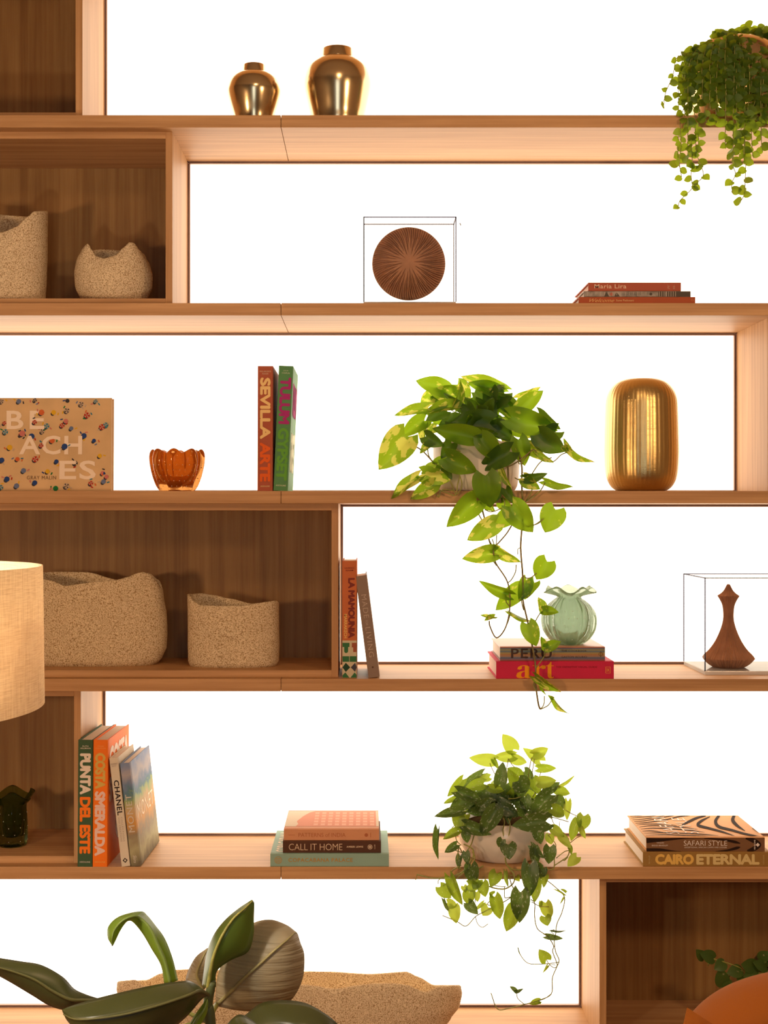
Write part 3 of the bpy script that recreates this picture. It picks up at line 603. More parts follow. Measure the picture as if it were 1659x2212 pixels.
text(b, 'COPACABANA', ink((0.85, 0.75, 0.62)), 0.02, 0.245, h - 0.045, h - 0.012, B_cover(tk, h), 0.03)
zz += tk + 0.0001; tk = 26 * S
b, h = lying('dark brown hardback with cream serif lettering in the middle stack', 611, 823, tk, 0.235, 0.012, zz, cmat('dark_brown_cloth', (0.085, 0.035, 0.018))); Bs = B_spine(tk, h); ci = ink((0.72, 0.52, 0.36))
text(b, 'CALL IT HOME', ci, 13 * S, 129 * S, 6 * S, 20 * S, Bs, -0.012, 0.96); text(b, 'AMBER LEWIS', ci, 138 * S, 174 * S, 11.5 * S, 15.5 * S, Bs, 0.02, 1.1, name='small_print')
flat(b, 'publisher_mark', [(0, disc(189 * S, 13 * S, 5.5 * S, 14)), (1, disc(189 * S, 13 * S, 4.2 * S, 14)), (0, rect(186 * S, 192 * S, 10 * S, 16 * S))], Bs, [ink((0.5, 0.36, 0.25)), ink((0.085, 0.035, 0.018))]); text(b, 'POTTER', ci, 198 * S, 200.5 * S, 8 * S, 18 * S, Bs, name='small_print')
zz += tk + 0.0001; tk = 25 * S
b, h = lying('salmon pink book on top of the middle stack, palace facade on its cover', 613, 819, tk, 0.225, 0.016, zz, cmat('salmon_cover', (0.62, 0.28, 0.14))); Bs = B_spine(tk, h); ri = ink((0.42, 0.13, 0.06))
text(b, 'PATTERNS of INDIA', ri, 32 * S, 134 * S, 8 * S, 16.5 * S, Bs, -0.008, 1.0); flat(b, 'publisher_mark', [(0, disc(179 * S, 12 * S, 4 * S, 10)), (0, rect(188 * S, 189 * S, 7 * S, 17 * S)), (0, rect(10 * S, 24 * S, 11.6 * S, 12.4 * S))], Bs, [ri])
Bc = B_cover(tk, h); PA = ink((0.72, 0.62, 0.50)); PB = ink((0.72, 0.33, 0.24)); PC = ink((0.80, 0.46, 0.35))
def cv(u, v): return (0.03 + u * 0.185, h * v)      # u away from the spine, v along book top (left of photo = 1)
pol = [(0, [cv(0, .003), cv(1, .003), cv(1, .997), cv(0, .997)])]
pol.append((1, [cv(0, .03), cv(1, .03), cv(1, .70), cv(.90, .76), cv(.75, .80), cv(.62, .83), cv(.5, .85), cv(.4, .87), cv(.3, .88), cv(.15, .86), cv(0, .88)]))
for a in range(9):
    for c in range(5):
        v0 = .05 + a * .075; u0 = .06 + c * .185
        pol.append((2, [cv(u0, v0), cv(u0 + .12, v0), cv(u0 + .12, v0 + .045), cv(u0, v0 + .045)]))
flat(b, 'cover_print', pol, Bc, [PA, PB, PC])

# right stack on shelf 5
zz = z5; tk = 31.5 * S
b, h = lying('olive gold hardback with pale lettering at the bottom of the right stack', 1389, 1664, tk, 0.27, 0.004, zz, cmat('olive_gold_cloth', (0.34, 0.19, 0.05))); Bs = B_spine(tk, h)
text(b, 'CAIRO', ink((0.82, 0.52, 0.13)), 26 * S, 110 * S, 4 * S, 27 * S, Bs, 0.05, 0.95); text(b, 'ETERNAL', ink((0.74, 0.58, 0.26)), 115 * S, 252 * S, 4 * S, 27 * S, Bs, 0.05, 0.95)
text(b, 'ASSOULINE', ink((0.62, 0.45, 0.18)), 4 * S, 25 * S, -262 * S, -259 * S, Bs @ Matrix.Rotation(PI / 2, 4, 'Z'), name='small_print')
text(b, 'BEN WELLER', ink((0.62, 0.45, 0.18)), 6 * S, 24 * S, -15 * S, -12 * S, Bs @ Matrix.Rotation(PI / 2, 4, 'Z'), name='small_print')
zz += tk + 0.0001; tk = 31 * S
tan_c = cmat('tan_cover', (0.66, 0.33, 0.12))
b, h = lying('tan book with black tiger stripes on top of the right stack', 1396, 1652, tk, 0.262, 0.006, zz, tan_c); Bs = B_spine(tk, h); BLK = ink((0.03, 0.015, 0.01)); WHT = ink((0.9, 0.8, 0.72))
box('spine_panel', 0.0012, tk - 0.0012, -0.0004, 0.0002, 0.0006, h - 0.0006, cmat('brown_spine', (0.22, 0.11, 0.05)), b, local=True)
Bs = Matrix.Translation((0, -0.0004, 0)) @ Bs
def strip(pts, w0=1.0):
    """tapered stroke polygon from (u, v, halfwidth) points"""
    L_ = []; R__ = []
    for i, (u, v_, hw) in enumerate(pts):
        a = pts[max(0, i - 1)]; c = pts[min(len(pts) - 1, i + 1)]; dx, dy = c[0] - a[0], c[1] - a[1]; l = math.hypot(dx, dy) or 1
        L_.append((u - dy / l * hw, v_ + dx / l * hw)); R__.append((u + dy / l * hw, v_ - dx / l * hw))
    return [(L_[i], L_[i + 1], R__[i + 1], R__[i]) for i in range(len(pts) - 1)]
def stripespoly(strokes, conv, mi=0, wscale=1.0):
    out = []
    for s in strokes:
        sm = [tuple(p) for p in smoothpath(s, 5)]
        q = [(conv(a, b_)[0], conv(a, b_)[1], c * wscale) for a, b_, c in sm]
        for p in strip(q): out.append((mi, list(p)))
    return out
# spine stripes (px along, px up)
ss = [[(0, 24, 5.5), (40, 26, 3), (90, 30, 1.5), (130, 30.2, .6)], [(0, 4, 3.5), (30, 4, 3), (60, 1.5, 1), (75, 1, .5)], [(125, 29.5, 1), (165, 26, 2), (190, 21.5, 3), (203, 18, 1)], [(150, 1, .5), (175, 3, 2), (195, 8, 3), (203, 10, 1)], [(215, 29.5, 2), (232, 24, 5), (245, 15, 3.5), (232, 6, 5), (218, 1.5, 2)]]
def csp(a, b_): return (a * S, min(max(b_, .9), 30.1) * S)
pp = stripespoly(ss, csp, 0, S)
pp = [(m_, [(u, min(max(v_, .9 * S), tk - .9 * S)) for u, v_ in p]) for m_, p in pp]
flat(b, 'spine_stripes', pp, Bs, [BLK], eps=0.0002)
text(b, 'SAFARI STYLE', WHT, 81 * S, 175 * S, 13 * S, 24 * S, Bs, -0.008, 0.98); text(b, 'EXCEPTIONAL AFRICAN CAMPS AND LODGES', WHT, 83 * S, 174 * S, 8 * S, 10.8 * S, Bs, name='small_print')
text(b, 'TARQUINI', WHT, 22 * S, 38 * S, 17.5 * S, 20.5 * S, Bs, name='small_print'); text(b, 'BIGGS BRADLEY', WHT, 12 * S, 47 * S, 12 * S, 15 * S, Bs, name='small_print')
text(b, 'VENDOME', WHT, 4 * S, 26 * S, -236 * S, -233 * S, Bs @ Matrix.Rotation(PI / 2, 4, 'Z'), 0.01, name='small_print', eps=0.0006)
flat(b, 'publisher_mark', [(0, disc(241 * S, 15 * S, 4.5 * S, 4))], Bs, [WHT], eps=0.0006)
# cover stripes: photo zoom pixels on the cover quad -> (u depth, v length)
def ccov(x, y):   # x,y zoom pixels of the cover: far edge y=165 x 230..1325 ; near edge y=390 x 440..1610
    t_ = (y - 165) / 225; t_ = min(max(t_, 0.02), 0.98)
    # perspective correct depth: near depth 0.006, far depth 0.268
    py0, py1 = 1720 + 165 / 4.62, 1720 + 390 / 4.62
    k0, k1 = 1 / (D + 0.268), 1 / (D + 0.006); kk = k0 + (k1 - k0) * t_; dep = 1 / kk - D - 0.006
    xl = 230 + 210 * t_; xr = 1325 + 285 * t_; f_ = min(max((x - xl) / (xr - xl), 0.01), 0.99)
    return (min(max(dep, 0.001), 0.261), h * (1 - f_))
cs = [[(240,180,.5),(330,172,2),(400,168,.5)],[(250,195,.5),(350,185,2.2),(450,178,2.5),(520,168,1)],[(265,212,.5),(380,205,2.2),(520,185,3),(600,170,1)],[(280,232,.5),(400,222,2.5),(500,205,2.6),(620,180,3),(700,168,1)],[(300,248,.5),(420,240,2.5),(600,215,3.5),(740,180,4),(850,168,2)],
      [(320,265,.5),(450,255,2.2),(600,258,2.5),(730,270,1)],[(335,290,.5),(480,272,2.5),(650,278,2.8),(800,290,2.5),(940,308,.6)],[(360,308,.5),(500,298,2.5),(680,305,3),(860,320,2.8),(1010,340,.6)],[(380,330,.5),(480,325,2.5),(600,340,.8)],[(400,350,.5),(600,345,2.5),(850,352,3),(1010,362,2.5),(1150,375,.6)],[(430,372,.5),(600,365,2),(850,372,2.5),(1100,380,.8)],
      [(780,268,4),(850,230,9),(920,195,8),(1010,170,4)],[(1050,180,2),(970,225,9),(940,268,10),(1050,300,8),(1180,335,6),(1310,378,1)],[(1140,168,9),(1110,230,11),(1150,285,10),(1280,320,8),(1400,355,7),(1560,390,6)],[(1290,168,10),(1280,220,12),(1330,275,9),(1410,328,1.5)],[(1480,300,2),(1540,340,4),(1600,378,3)]]
pp = [(m_, [ccov(*q) for q in p]) for m_, p in stripespoly(cs, lambda a, b_: (a, b_), 0, 1.35)]
pp = [(m_, [(min(max(u, 0.0125), 0.261), min(max(v_, 0.001), h - 0.001)) for u, v_ in p]) for m_, p in pp]
flat(b, 'cover_stripes', pp, B_cover(tk, h), [BLK])
Bc2 = B_cover(tk, h)
# title printed to be read from the side of the book
text(b, 'SAFARI', WHT, 0.035, 0.235, h - 0.098, h - 0.062, Bc2, -0.006, 1.0, eps=0.0009)
text(b, 'STYLE', WHT, 0.035, 0.225, h - 0.150, h - 0.114, Bc2, -0.006, 1.0, eps=0.0009)

# ------------------------------------------------------------------ brass jars and vase
z1 = ztop(1)
def jar(label, cx, Y, body, neck, group='brass ginger jars'):
    X = W(cx, 0, Y).x
    t = thing('ginger_jar', label, 'vase', (X, Y, z1), group=group)
    lathe('body', X, Y, spl(pxprof(body, Y, z1), 5), brass, t)
    lathe('lid', X, Y, pxprof(neck, Y), brass, t)
    return t
jar('smaller lidded brass jar on the top shelf', 549, 0.10, [(30, 272), (40, 268), (45, 250), (52, 228), (58, 205), (58, 192), (53, 176), (43, 165), (32, 160), (25.5, 159)], [(25, 158.9), (25.3, 158), (25, 157), (24.5, 143), (23.5, 141.5), (10, 138.5), (0.01, 138)])
jar('larger lidded brass jar on the top shelf', 729, 0.12, [(45, 277), (56, 272), (60, 250), (67, 220), (73, 190), (72.5, 170), (66, 150), (54, 137), (44, 131), (36, 129)], [(36, 128.9), (36.3, 128), (35.5, 126), (34, 109), (33, 107.5), (15, 102.5), (0.01, 101.5)])
Y = 0.12; X = W(1385.5, 0, Y).x
t = thing('brass_vase', 'tall rounded brass vase with fine vertical flutes', 'vase', (X, Y, z3))
pr = spl(pxprof([(46, 1061.5), (58, 1057), (68, 1046), (76, 1025), (79, 985), (78.5, 940), (77, 890), (75, 862), (68, 843), (56, 829), (42, 821.5), (30, 819)], Y, z3), 6)
pr += pxprof([(27.5, 819.5), (25, 824), (23, 840), (22, 900), (0.01, 905)], Y)
lathe('body', X, Y, pr, brass_b, t, seg=240, mod=lambda a, q: (1 + 0.006 * abs(math.sin(a * 24)), 0))

# ------------------------------------------------------------------ clay vessels
def vessel(name, label, px0, px1, Y, by, zb, front, back, prof, tw=0.006, pw=2.4, group=None, cat='vase', side=None, nseg=96, nv=14, wob=0.0):
    """front/back: rim heights [(px, py)]; prof: [(v, scale)] silhouette scale; by: half depth in metres"""
    cx = (px0 + px1) / 2; a = (px1 - px0) / 2 * PX(Y); X = W(cx, 0, Y).x
    t = thing(name, label, cat, (X, Y, zb), group=group)
    def ip(L, x):
        if x <= L[0][0]: return L[0][1]
        for p, q in zip(L, L[1:]):
            if x <= q[0]:
                s = (x - p[0]) / (q[0] - p[0]); s = s * s * (3 - 2 * s) * 0.6 + s * 0.4; return p[1] + (q[1] - p[1]) * s
        return L[-1][1]
    k = PX(Y); V = []; Fa = []
    rows = []
    def ring(sc, zf, aa, bb):
        r = []
        for i in range(nseg):
            th = 2 * PI * i / nseg; c, s_ = math.cos(th), math.sin(th)
            x = math.copysign(abs(c) ** (2 / pw), c); y = math.copysign(abs(s_) ** (2 / pw), s_)
            px = cx + x * (px1 - px0) / 2
            m_ = 0.5 - 0.5 * max(-1, min(1, y * 1.6))      # 1 = front, 0 = back
            pt = ip(front, px) * m_ + ip(back, px) * (1 - m_)
            zt = H - (pt - VY) * PX(Y + y * bb)
            z = zf(zt); vv = (z - zb) / max(1e-4, zt - zb); s2 = sc(vv)
            ww = 1 + wob * math.sin(3 * th + 4 * vv)
            V.append((X + x * aa * s2 * ww, Y + y * bb * s2 * ww, z)); r.append(len(V) - 1)
        rows.append(r)
    scf = lambda v_: ip(prof, v_) if prof else 1
    for j in range(nv + 1): ring(scf, lambda zt, j=j: zb + (zt - zb) * (1 - (1 - j / nv) ** 1.0), a, by)
    ring(scf, lambda zt: zt + tw * .35, a - tw * .5, by - tw * .5)
    for j in range(nv + 1):
        q = 1 - j / nv
        ring(scf, lambda zt, q=q: zb + tw + (zt - zb - tw) * q, a - tw, by - tw)
    for r0, r1 in zip(rows, rows[1:]):
        for i in range(nseg): Fa.append((r0[i], r0[(i + 1) % nseg], r1[(i + 1) % nseg], r1[i]))
    Fa.append(tuple(rows[0])[::-1]); Fa.append(tuple(rows[-1]))
    mk('body', V, Fa, stone, t, smooth=True)
    return t
bz = 15 * S
vessel('clay_vase', 'tall sand-coloured clay vase with a notched rim, at the left edge of the upper cubby', -70, 101, 0.16, 0.08, z2 + bz, [(-70, 458), (-55, 460), (-20, 492), (20, 504), (50, 492), (72, 470), (84, 458), (101, 457)], [(-70, 458), (0, 466), (60, 470), (101, 457)], [(0, .93), (.3, .97), (.6, 1.0), (1, 1.02)], pw=2.3, group='sand-coloured clay vessels', wob=.012)
vessel('clay_vase', 'small round sand-coloured clay vase with two horned corners, in the upper cubby', 161, 329, 0.16, 0.085, z2 + bz, [(161, 545), (168, 535), (185, 526), (197, 540), (210, 553), (232, 557), (262, 551), (283, 534), (297, 523), (306, 524), (322, 540), (329, 552)], [(161, 550), (185, 543), (200, 542), (225, 543), (262, 545), (297, 543), (306, 545), (329, 555)], [(0, .72), (.12, .86), (.35, .985), (.6, 1.0), (.8, .95), (1, .82)], pw=2.0, group='sand-coloured clay vessels', wob=.01)
zc4 = z4 + bz
vessel('clay_trough', 'large low clay trough with a wavy rim, behind the lampshade', 35, 360, 0.19, 0.075, zc4, [(35, 1236), (70, 1245), (115, 1255), (150, 1267), (180, 1263), (215, 1258), (265, 1254), (290, 1248), (308, 1240), (322, 1237), (336, 1241), (348, 1254), (360, 1275)], [(35, 1240), (110, 1236), (185, 1237), (215, 1247), (245, 1254), (322, 1239), (348, 1254), (360, 1275)], [(0, .86), (.08, .93), (.22, .99), (.45, 1.0), (.7, .995), (.85, .97), (1, .955)], pw=2.6, group='sand-coloured clay vessels', wob=.008, cat='trough')
vessel('clay_trough', 'small low clay trough dipping at the front, right of the large one', 406, 603, 0.16, 0.07, zc4, [(406, 1284), (412, 1290), (420, 1300), (437, 1309), (480, 1310), (535, 1309), (560, 1305), (582, 1301), (598, 1299), (603, 1302)], [(406, 1284), (430, 1283), (455, 1287), (490, 1294), (540, 1305), (598, 1299), (603, 1302)], [(0, .95), (.06, .99), (.3, 1.0), (.7, .995), (1, 1.0)], pw=2.7, group='sand-coloured clay vessels', wob=.005, cat='trough')
z6 = ztop(6)
vessel('clay_trough', 'long clay trough with a wavy rim on the lowest shelf, behind the large leafy plant', 255, 998, 0.17, 0.13, z6, [(255, 2122), (300, 2119), (318, 2132), (420, 2140), (560, 2128), (656, 2129), (686, 2132), (715, 2138), (739, 2138), (765, 2132), (808, 2127), (845, 2126), (881, 2130), (900, 2139), (915, 2146), (931, 2141), (946, 2133), (998, 2130)], [(255, 2122), (300, 2119), (330, 2105), (360, 2097), (420, 2094), (560, 2108), (640, 2100), (710, 2101), (800, 2106), (885, 2101), (910, 2112), (946, 2130), (998, 2130)], [(0, .86), (.3, .93), (.6, .985), (.85, 1.0), (1, .995)], tw=0.009, pw=2.9, group='sand-coloured clay vessels', wob=.004, cat='trough', nseg=160)

# ------------------------------------------------------------------ acrylic cases and sculptures
def case(label, x0, x1, y0, y1, z0, z1, base):
    t = thing('display_case', label, 'display case', ((x0 + x1) / 2, (y0 + y1) / 2, z0))
    p = 0.004
    box('base_plate', x0, x1, y0, y1, z0, z0 + base, acryl_base, t, bevel=0.0006)
    za = z0 + base
    box('front_pane', x0, x1, y0, y0 + p, za, z1 - p, acryl, t); box('back_pane', x0, x1, y1 - p, y1, za, z1 - p, acryl, t)
    box('side_pane', x0, x0 + p, y0 + p, y1 - p, za, z1 - p, acryl, t); box('side_pane', x1 - p, x1, y0 + p, y1 - p, za, z1 - p, acryl, t)
    box('top_pane', x0, x1, y0, y1, z1 - p, z1, acryl, t)
    e = 0.0014
    for (cx, cy) in ((x0, y0), (x1, y0), (x0, y1), (x1, y1)): box('edge', cx - e, cx + e, cy - e, cy + e, za, z1, acryl_e, t)
    for cy in (y0, y1): box('edge', x0, x1, cy - e, cy + e, z1 - e, z1 + e, acryl_e, t)
    for cx in (x0, x1): box('edge', cx - e, cx + e, y0, y1, z1 - e, z1 + e, acryl_e, t)
    return t
Yd = 0.075
a = W(786, 469, 0.03); b_ = W(985, 0, 0.03)
case('clear acrylic case around the round ribbed disc', a.x, b_.x, 0.03, 0.12, z2, a.z, 0.008)
X = W(883, 0, Yd).x; Zc = H - (570 - VY) * PX(Yd); Rd = 79 * PX(Yd)
t = thing('ribbed_disc', 'round brown clay disc with ribs radiating from its centre, inside the clear case', 'sculpture', (X, Yd, z2 + 0.008))
V = []; Fa = []; NR, NA = 26, 360
rr = random.Random(3); ang = [rr.uniform(0.6, 1.0) for _ in range(NA)]
for side in (-1, 1):
    b0 = len(V)
    for i in range(NR + 1):
        q = i / NR; rad = math.sin(q * PI / 2)
        for j in range(NA):
            a_ = 2 * PI * j / NA
            gi = j // 4; g0 = 0.10 + 0.38 * ((gi * 0.618) % 1); pr_ = (1, 0.15, 0, 0.5)[j % 4]
            rib = pr_ * (0.4 + 0.6 * ang[gi]) * max(0, math.sin(PI * min(1, max(0, (q - g0) / (1.02 - g0))))) ** .6 * 0.0085
            ct = 0.006 * math.exp(-((q) / 0.12) ** 2)
            th = 0.031 * math.cos(q * PI / 2) ** .85 + ct * 0.3
            V.append((X + Rd * rad * math.cos(a_ + 0.15 * q), Yd + side * (th - rib), Zc + Rd * rad * math.sin(a_ + 0.15 * q)))
    for i in range(NR):
        for j in range(NA):
            q_ = (b0 + i * NA + j, b0 + i * NA + (j + 1) % NA, b0 + (i + 1) * NA + (j + 1) % NA, b0 + (i + 1) * NA + j)
            Fa.append(q_ if side < 0 else q_[::-1])
mk('disc_body', V, Fa, terracotta, t, smooth=False)
box('rest_block', X - 0.02, X + 0.02, Yd - 0.018, Yd + 0.018, z2 + 0.008, Zc - Rd + 0.003, acryl, t)

x0 = 750 * S - 0; p0 = W(1523, 0, 0.088)
case('clear acrylic case around the pleated brown figure', p0.x, p0.x + 0.262, 0.088, 0.335, z4, H - 144 * S, 0.010)
Yf = 0.19; X = W(1573.5, 0, Yf).x
t = thing('pleated_figure', 'brown pleated figure with a narrow neck and pointed top, inside the clear case', 'sculpture', (X, Yf, z4 + 0.010))
pr = spl(pxprof([(33, 1447), (44, 1434), (54, 1424)], Yf, z4 + 0.010), 4) + spl(pxprof([(56, 1421), (52, 1415), (42, 1405), (33, 1393), (25, 1379), (17, 1360), (12, 1342), (11, 1326), (13, 1308), (18, 1296), (23, 1288)], Yf), 4) + spl(pxprof([(23, 1286.5), (15, 1281), (9, 1274), (4, 1264), (2.5, 1262)], Yf), 3)
lathe('body', X, Yf, pr, terracotta, t, seg=224, mod=lambda a, q: (1 - 0.13 * abs(math.sin(a * 24)) ** .6, 0), smooth=False)

# ------------------------------------------------------------------ glass vases
def glass_vase(name, label, cx, Y, zb, outer, inner, m, lobes, depth, ruffle, phase=0.0, core=None, bubbles=0, seg=160, cat='vase', bubcol=None):
    X = W(cx, 0, Y).x; k = PX(Y)
    t = thing(name, label, cat, (X, Y, zb))
    O = spl([(r * k, zb + z * k) for r, z in outer], 5); I = spl([(r * k, zb + z * k) for r, z in inner], 4)
    P = O + I; zr = zb + outer[-1][1] * k; z0 = zb
    def mod(a, q):
        i = min(len(P) - 1, int(round(q * (len(P) - 1)))); r, z = P[i]; hh = (z - z0) / (zr - z0)
        s = 1 + depth * (abs(math.cos((a + phase) * lobes / 2)) ** .7 - .5) * min(1, hh * 5 + .3)
        tr = max(0, (hh - ruffle[2]) / (1 - ruffle[2])) ** 1.5
        return (s * (1 + ruffle[1] * tr * math.cos((a + phase) * ruffle[3])), ruffle[0] * k * tr * math.cos((a + phase) * ruffle[3] + ruffle[4]))
    lathe('body', X, Y, P, m, t, seg=seg, mod=mod)
    if core: lathe('coloured_core', X, Y, spl([(r * k, zb + z * k) for r, z in core[0]], 4), core[1], t, seg=48)
    if bubbles:
        V = []; Fa = []; q = 0
        for i in range(bubbles):
            for j in range(5):
                a = 2 * PI * (i + .5 * (j % 2)) / bubbles; hz = outer[-1][1] * (0.12 + 0.13 * j) * k
                zz_ = zb + hz
                rr_ = max(((r1 + (r2 - r1) * ((zz_ - a1) / max(1e-6, a2 - a1))) for (r1, a1), (r2, a2) in zip(O, O[1:]) if min(a1, a2) <= zz_ <= max(a1, a2)), default=0.02)
                rr_ *= 1 + depth * (abs(math.cos((a + phase) * lobes / 2)) ** .7 - .5) * 1.0
                c = Vector((X + rr_ * math.cos(a), Y + rr_ * math.sin(a), zz_)); s_ = R_.uniform(.0009, .0015); b0 = len(V)
                V += [c + Vector(d) * s_ for d in ((1, 0, 0), (-1, 0, 0), (0, 1, 0), (0, -1, 0), (0, 0, 1), (0, 0, -1))]
                Fa += [(b0 + x_, b0 + y_, b0 + z_) for x_, y_, z_ in ((0, 2, 4), (2, 1, 4), (1, 3, 4), (3, 0, 4), (2, 0, 5), (1, 2, 5), (3, 1, 5), (0, 3, 5))]
        o = mk('bubbles', V, Fa, g_bub, t); o['kind'] = 'stuff'
    return t
glass_vase('glass_vase', 'pale green ribbed glass vase with a ruffled rim, on the striped book', 1229, 0.075, ZPERU,
    [(14, 0), (30, 1), (43, 12), (54, 30), (57.5, 50), (55, 68), (45, 84), (33, 95), (25, 101), (27, 107), (42, 113), (52, 117)],
    [(50, 120), (40, 116), (25, 110), (20, 102), (28, 94), (40, 80), (46, 60), (44, 38), (34, 20), (20, 10), (.01, 8)],
    g_green, 10, 0.10, (-5.5, 0.10, 0.78, 5, 0.6), phase=0.3, bubbles=20)
glass_vase('glass_bowl', 'small amber orange glass bowl with a petal rim', 382.5, 0.06, z3,
    [(22, 0), (36, 1), (42, 12), (49, 32), (54, 54), (55.5, 70), (54, 80), (50, 86), (46, 87)],
    [(43, 84), (45, 76), (46, 62), (41, 42), (32, 24), (16, 14), (.01, 12)],
    g_amber, 8, 0.17, (4.0, 0.02, 0.7, 8, 0.0), phase=PI / 2, bubbles=26, cat='bowl')
glass_vase('glass_vase', 'dark green glass vase with a ruffled rim, at the left edge of the lower cubby', 27, 0.16, z5 + bz,
    [(20, 0), (29, 1), (31, 14), (31, 40), (30, 65), (29, 82), (32, 92), (41, 103), (46, 112)],
    [(43, 114), (37, 106), (27, 95), (24, 82), (24, 60), (23, 36), (18, 22), (.01, 19)],
    g_dark, 9, 0.10, (8, 0.14, 0.66, 4, 2.6), phase=0.7, bubbles=8)

# ------------------------------------------------------------------ leaves
def leaf_mesh(name, m, heart=0.18, peak=0.62, power=0.62, fold=0.25, curl=0.25, ncol=6, nrow=9, wave=0.0, tip=0.35):
    V = []; Fa = []
    for i in range(nrow + 1):
        t = i / nrow
        hw = 0.5 * max(0.0, math.sin(PI * (0.03 + 0.97 * t) ** peak)) ** power
        if i == nrow: hw = 0.0
        hw *= 1 - tip * max(0, (t - .65) / .35) ** 1.5
        for j in range(ncol + 1):
            s = -1 + 2 * j / ncol
            x = s * hw; y = t - heart * abs(s) ** 1.3 * (1 - t) ** 3 * 1.2
            z = fold * abs(x) - curl * t * t - 0.12 * x * x + wave * math.sin(9 * t + 3 * s) * abs(s) * .05
            V.append((x, y, z))
    for i in range(nrow):
        for j in range(ncol):
            b = i * (ncol + 1) + j; Fa.append((b, b + 1, b + ncol + 2, b + ncol + 1))
    me = bpy.data.meshes.new(name); me.from_pydata(V, [], Fa); me.materials.append(m)
    me.polygons.foreach_set('use_smooth', [True] * len(Fa)); me.update(); return me
CAMP = Vector((0, -D, H))
def leaf_matrix(B, T, wd, roll, flip=1):
    L = (T - B).length; y = (T - B) / L; v = (CAMP - (B + T) / 2).normalized()
    n = (v - y * v.dot(y)).normalized(); n = Matrix.Rotation(roll, 3, y) @ n; x = y.cross(n)
    wd = wd / max(0.35, math.cos(roll))
    m = Matrix.Identity(4)
    for r in range(3): m[r][0] = x[r] * wd; m[r][1] = y[r] * L; m[r][2] = n[r] * L; m[r][3] = B[r]
    return m
def add_leaf(root, me, bx, by, tx, ty, wpx, Y0, Y1, roll=0.0, name='leaf'):
    B = W(bx, by, Y0); T = W(tx, ty, Y1)
    M = wm(root).inverted() @ leaf_matrix(B, T, 1.17 * wpx * PX((Y0 + Y1) / 2), roll)
    return link(name, me, root, M)
def vine(root, pts, Y, r, m, sc, ox, oy, name='stem', r2=None):
    """pts zoom px; Y a number or list"""
    Ys = Y if isinstance(Y, (list, tuple)) else [Y] * len(pts)
    if len(Ys) != len(pts): Ys = [Ys[0] + (Ys[-1] - Ys[0]) * i / (len(pts) - 1) for i in range(len(pts))]
    return tube(name, [W(ox + x / sc, oy + y / sc, yy) for (x, y), yy in zip(pts, Ys)], r, m, root, n=5, seg=5, r2=r2)

# ---- golden pothos on shelf 3
Yp = 0.11; X = W(1029, 0, Yp).x
pot = thing('potted_pothos', 'trailing golden pothos with heart leaves in a cream pot, hanging over the shelf edge', 'potted plant', (X, Yp, z3))
lathe('pot', X, Yp, pxprof([(78, 1062), (84, 1058), (88, 1050), (91, 1035), (93, 1000), (93.5, 962), (92.5, 958), (90, 957), (88, 959), (87, 975), (86, 985)], Yp, z3), ceramic_m, pot, cap=True)
lathe('soil', X, Yp, pxprof([(85, 985), (86.0, 972), (60, 968), (.01, 966)], Yp), soil, pot, seg=32)
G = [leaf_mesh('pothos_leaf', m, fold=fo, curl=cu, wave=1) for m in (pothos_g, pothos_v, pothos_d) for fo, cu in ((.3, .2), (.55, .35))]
def PL(lst, sc, ox, oy, root, bank, Yfun):
    for a in lst:
        bx, by, tx, ty, w_, kind = a[:6]; roll = a[6] if len(a) > 6 else R_.uniform(-.25, .25); dy = a[7] if len(a) > 7 else 0
        y0 = Yfun(by) + dy; y1 = y0 - R_.uniform(.0, .025)
        add_leaf(root, bank[kind * 2 + (R_.random() < .5)], ox + bx / sc, oy + by / sc, ox + tx / sc, oy + ty / sc, w_ / sc, y0, y1, roll)
def yf(by):   # depth by height in the pothos zoom: crown over the pot, then in front of the shelf edge
    return 0.10 if by < 300 else 0.05 if by < 480 else 0.0 if by < 720 else -0.02
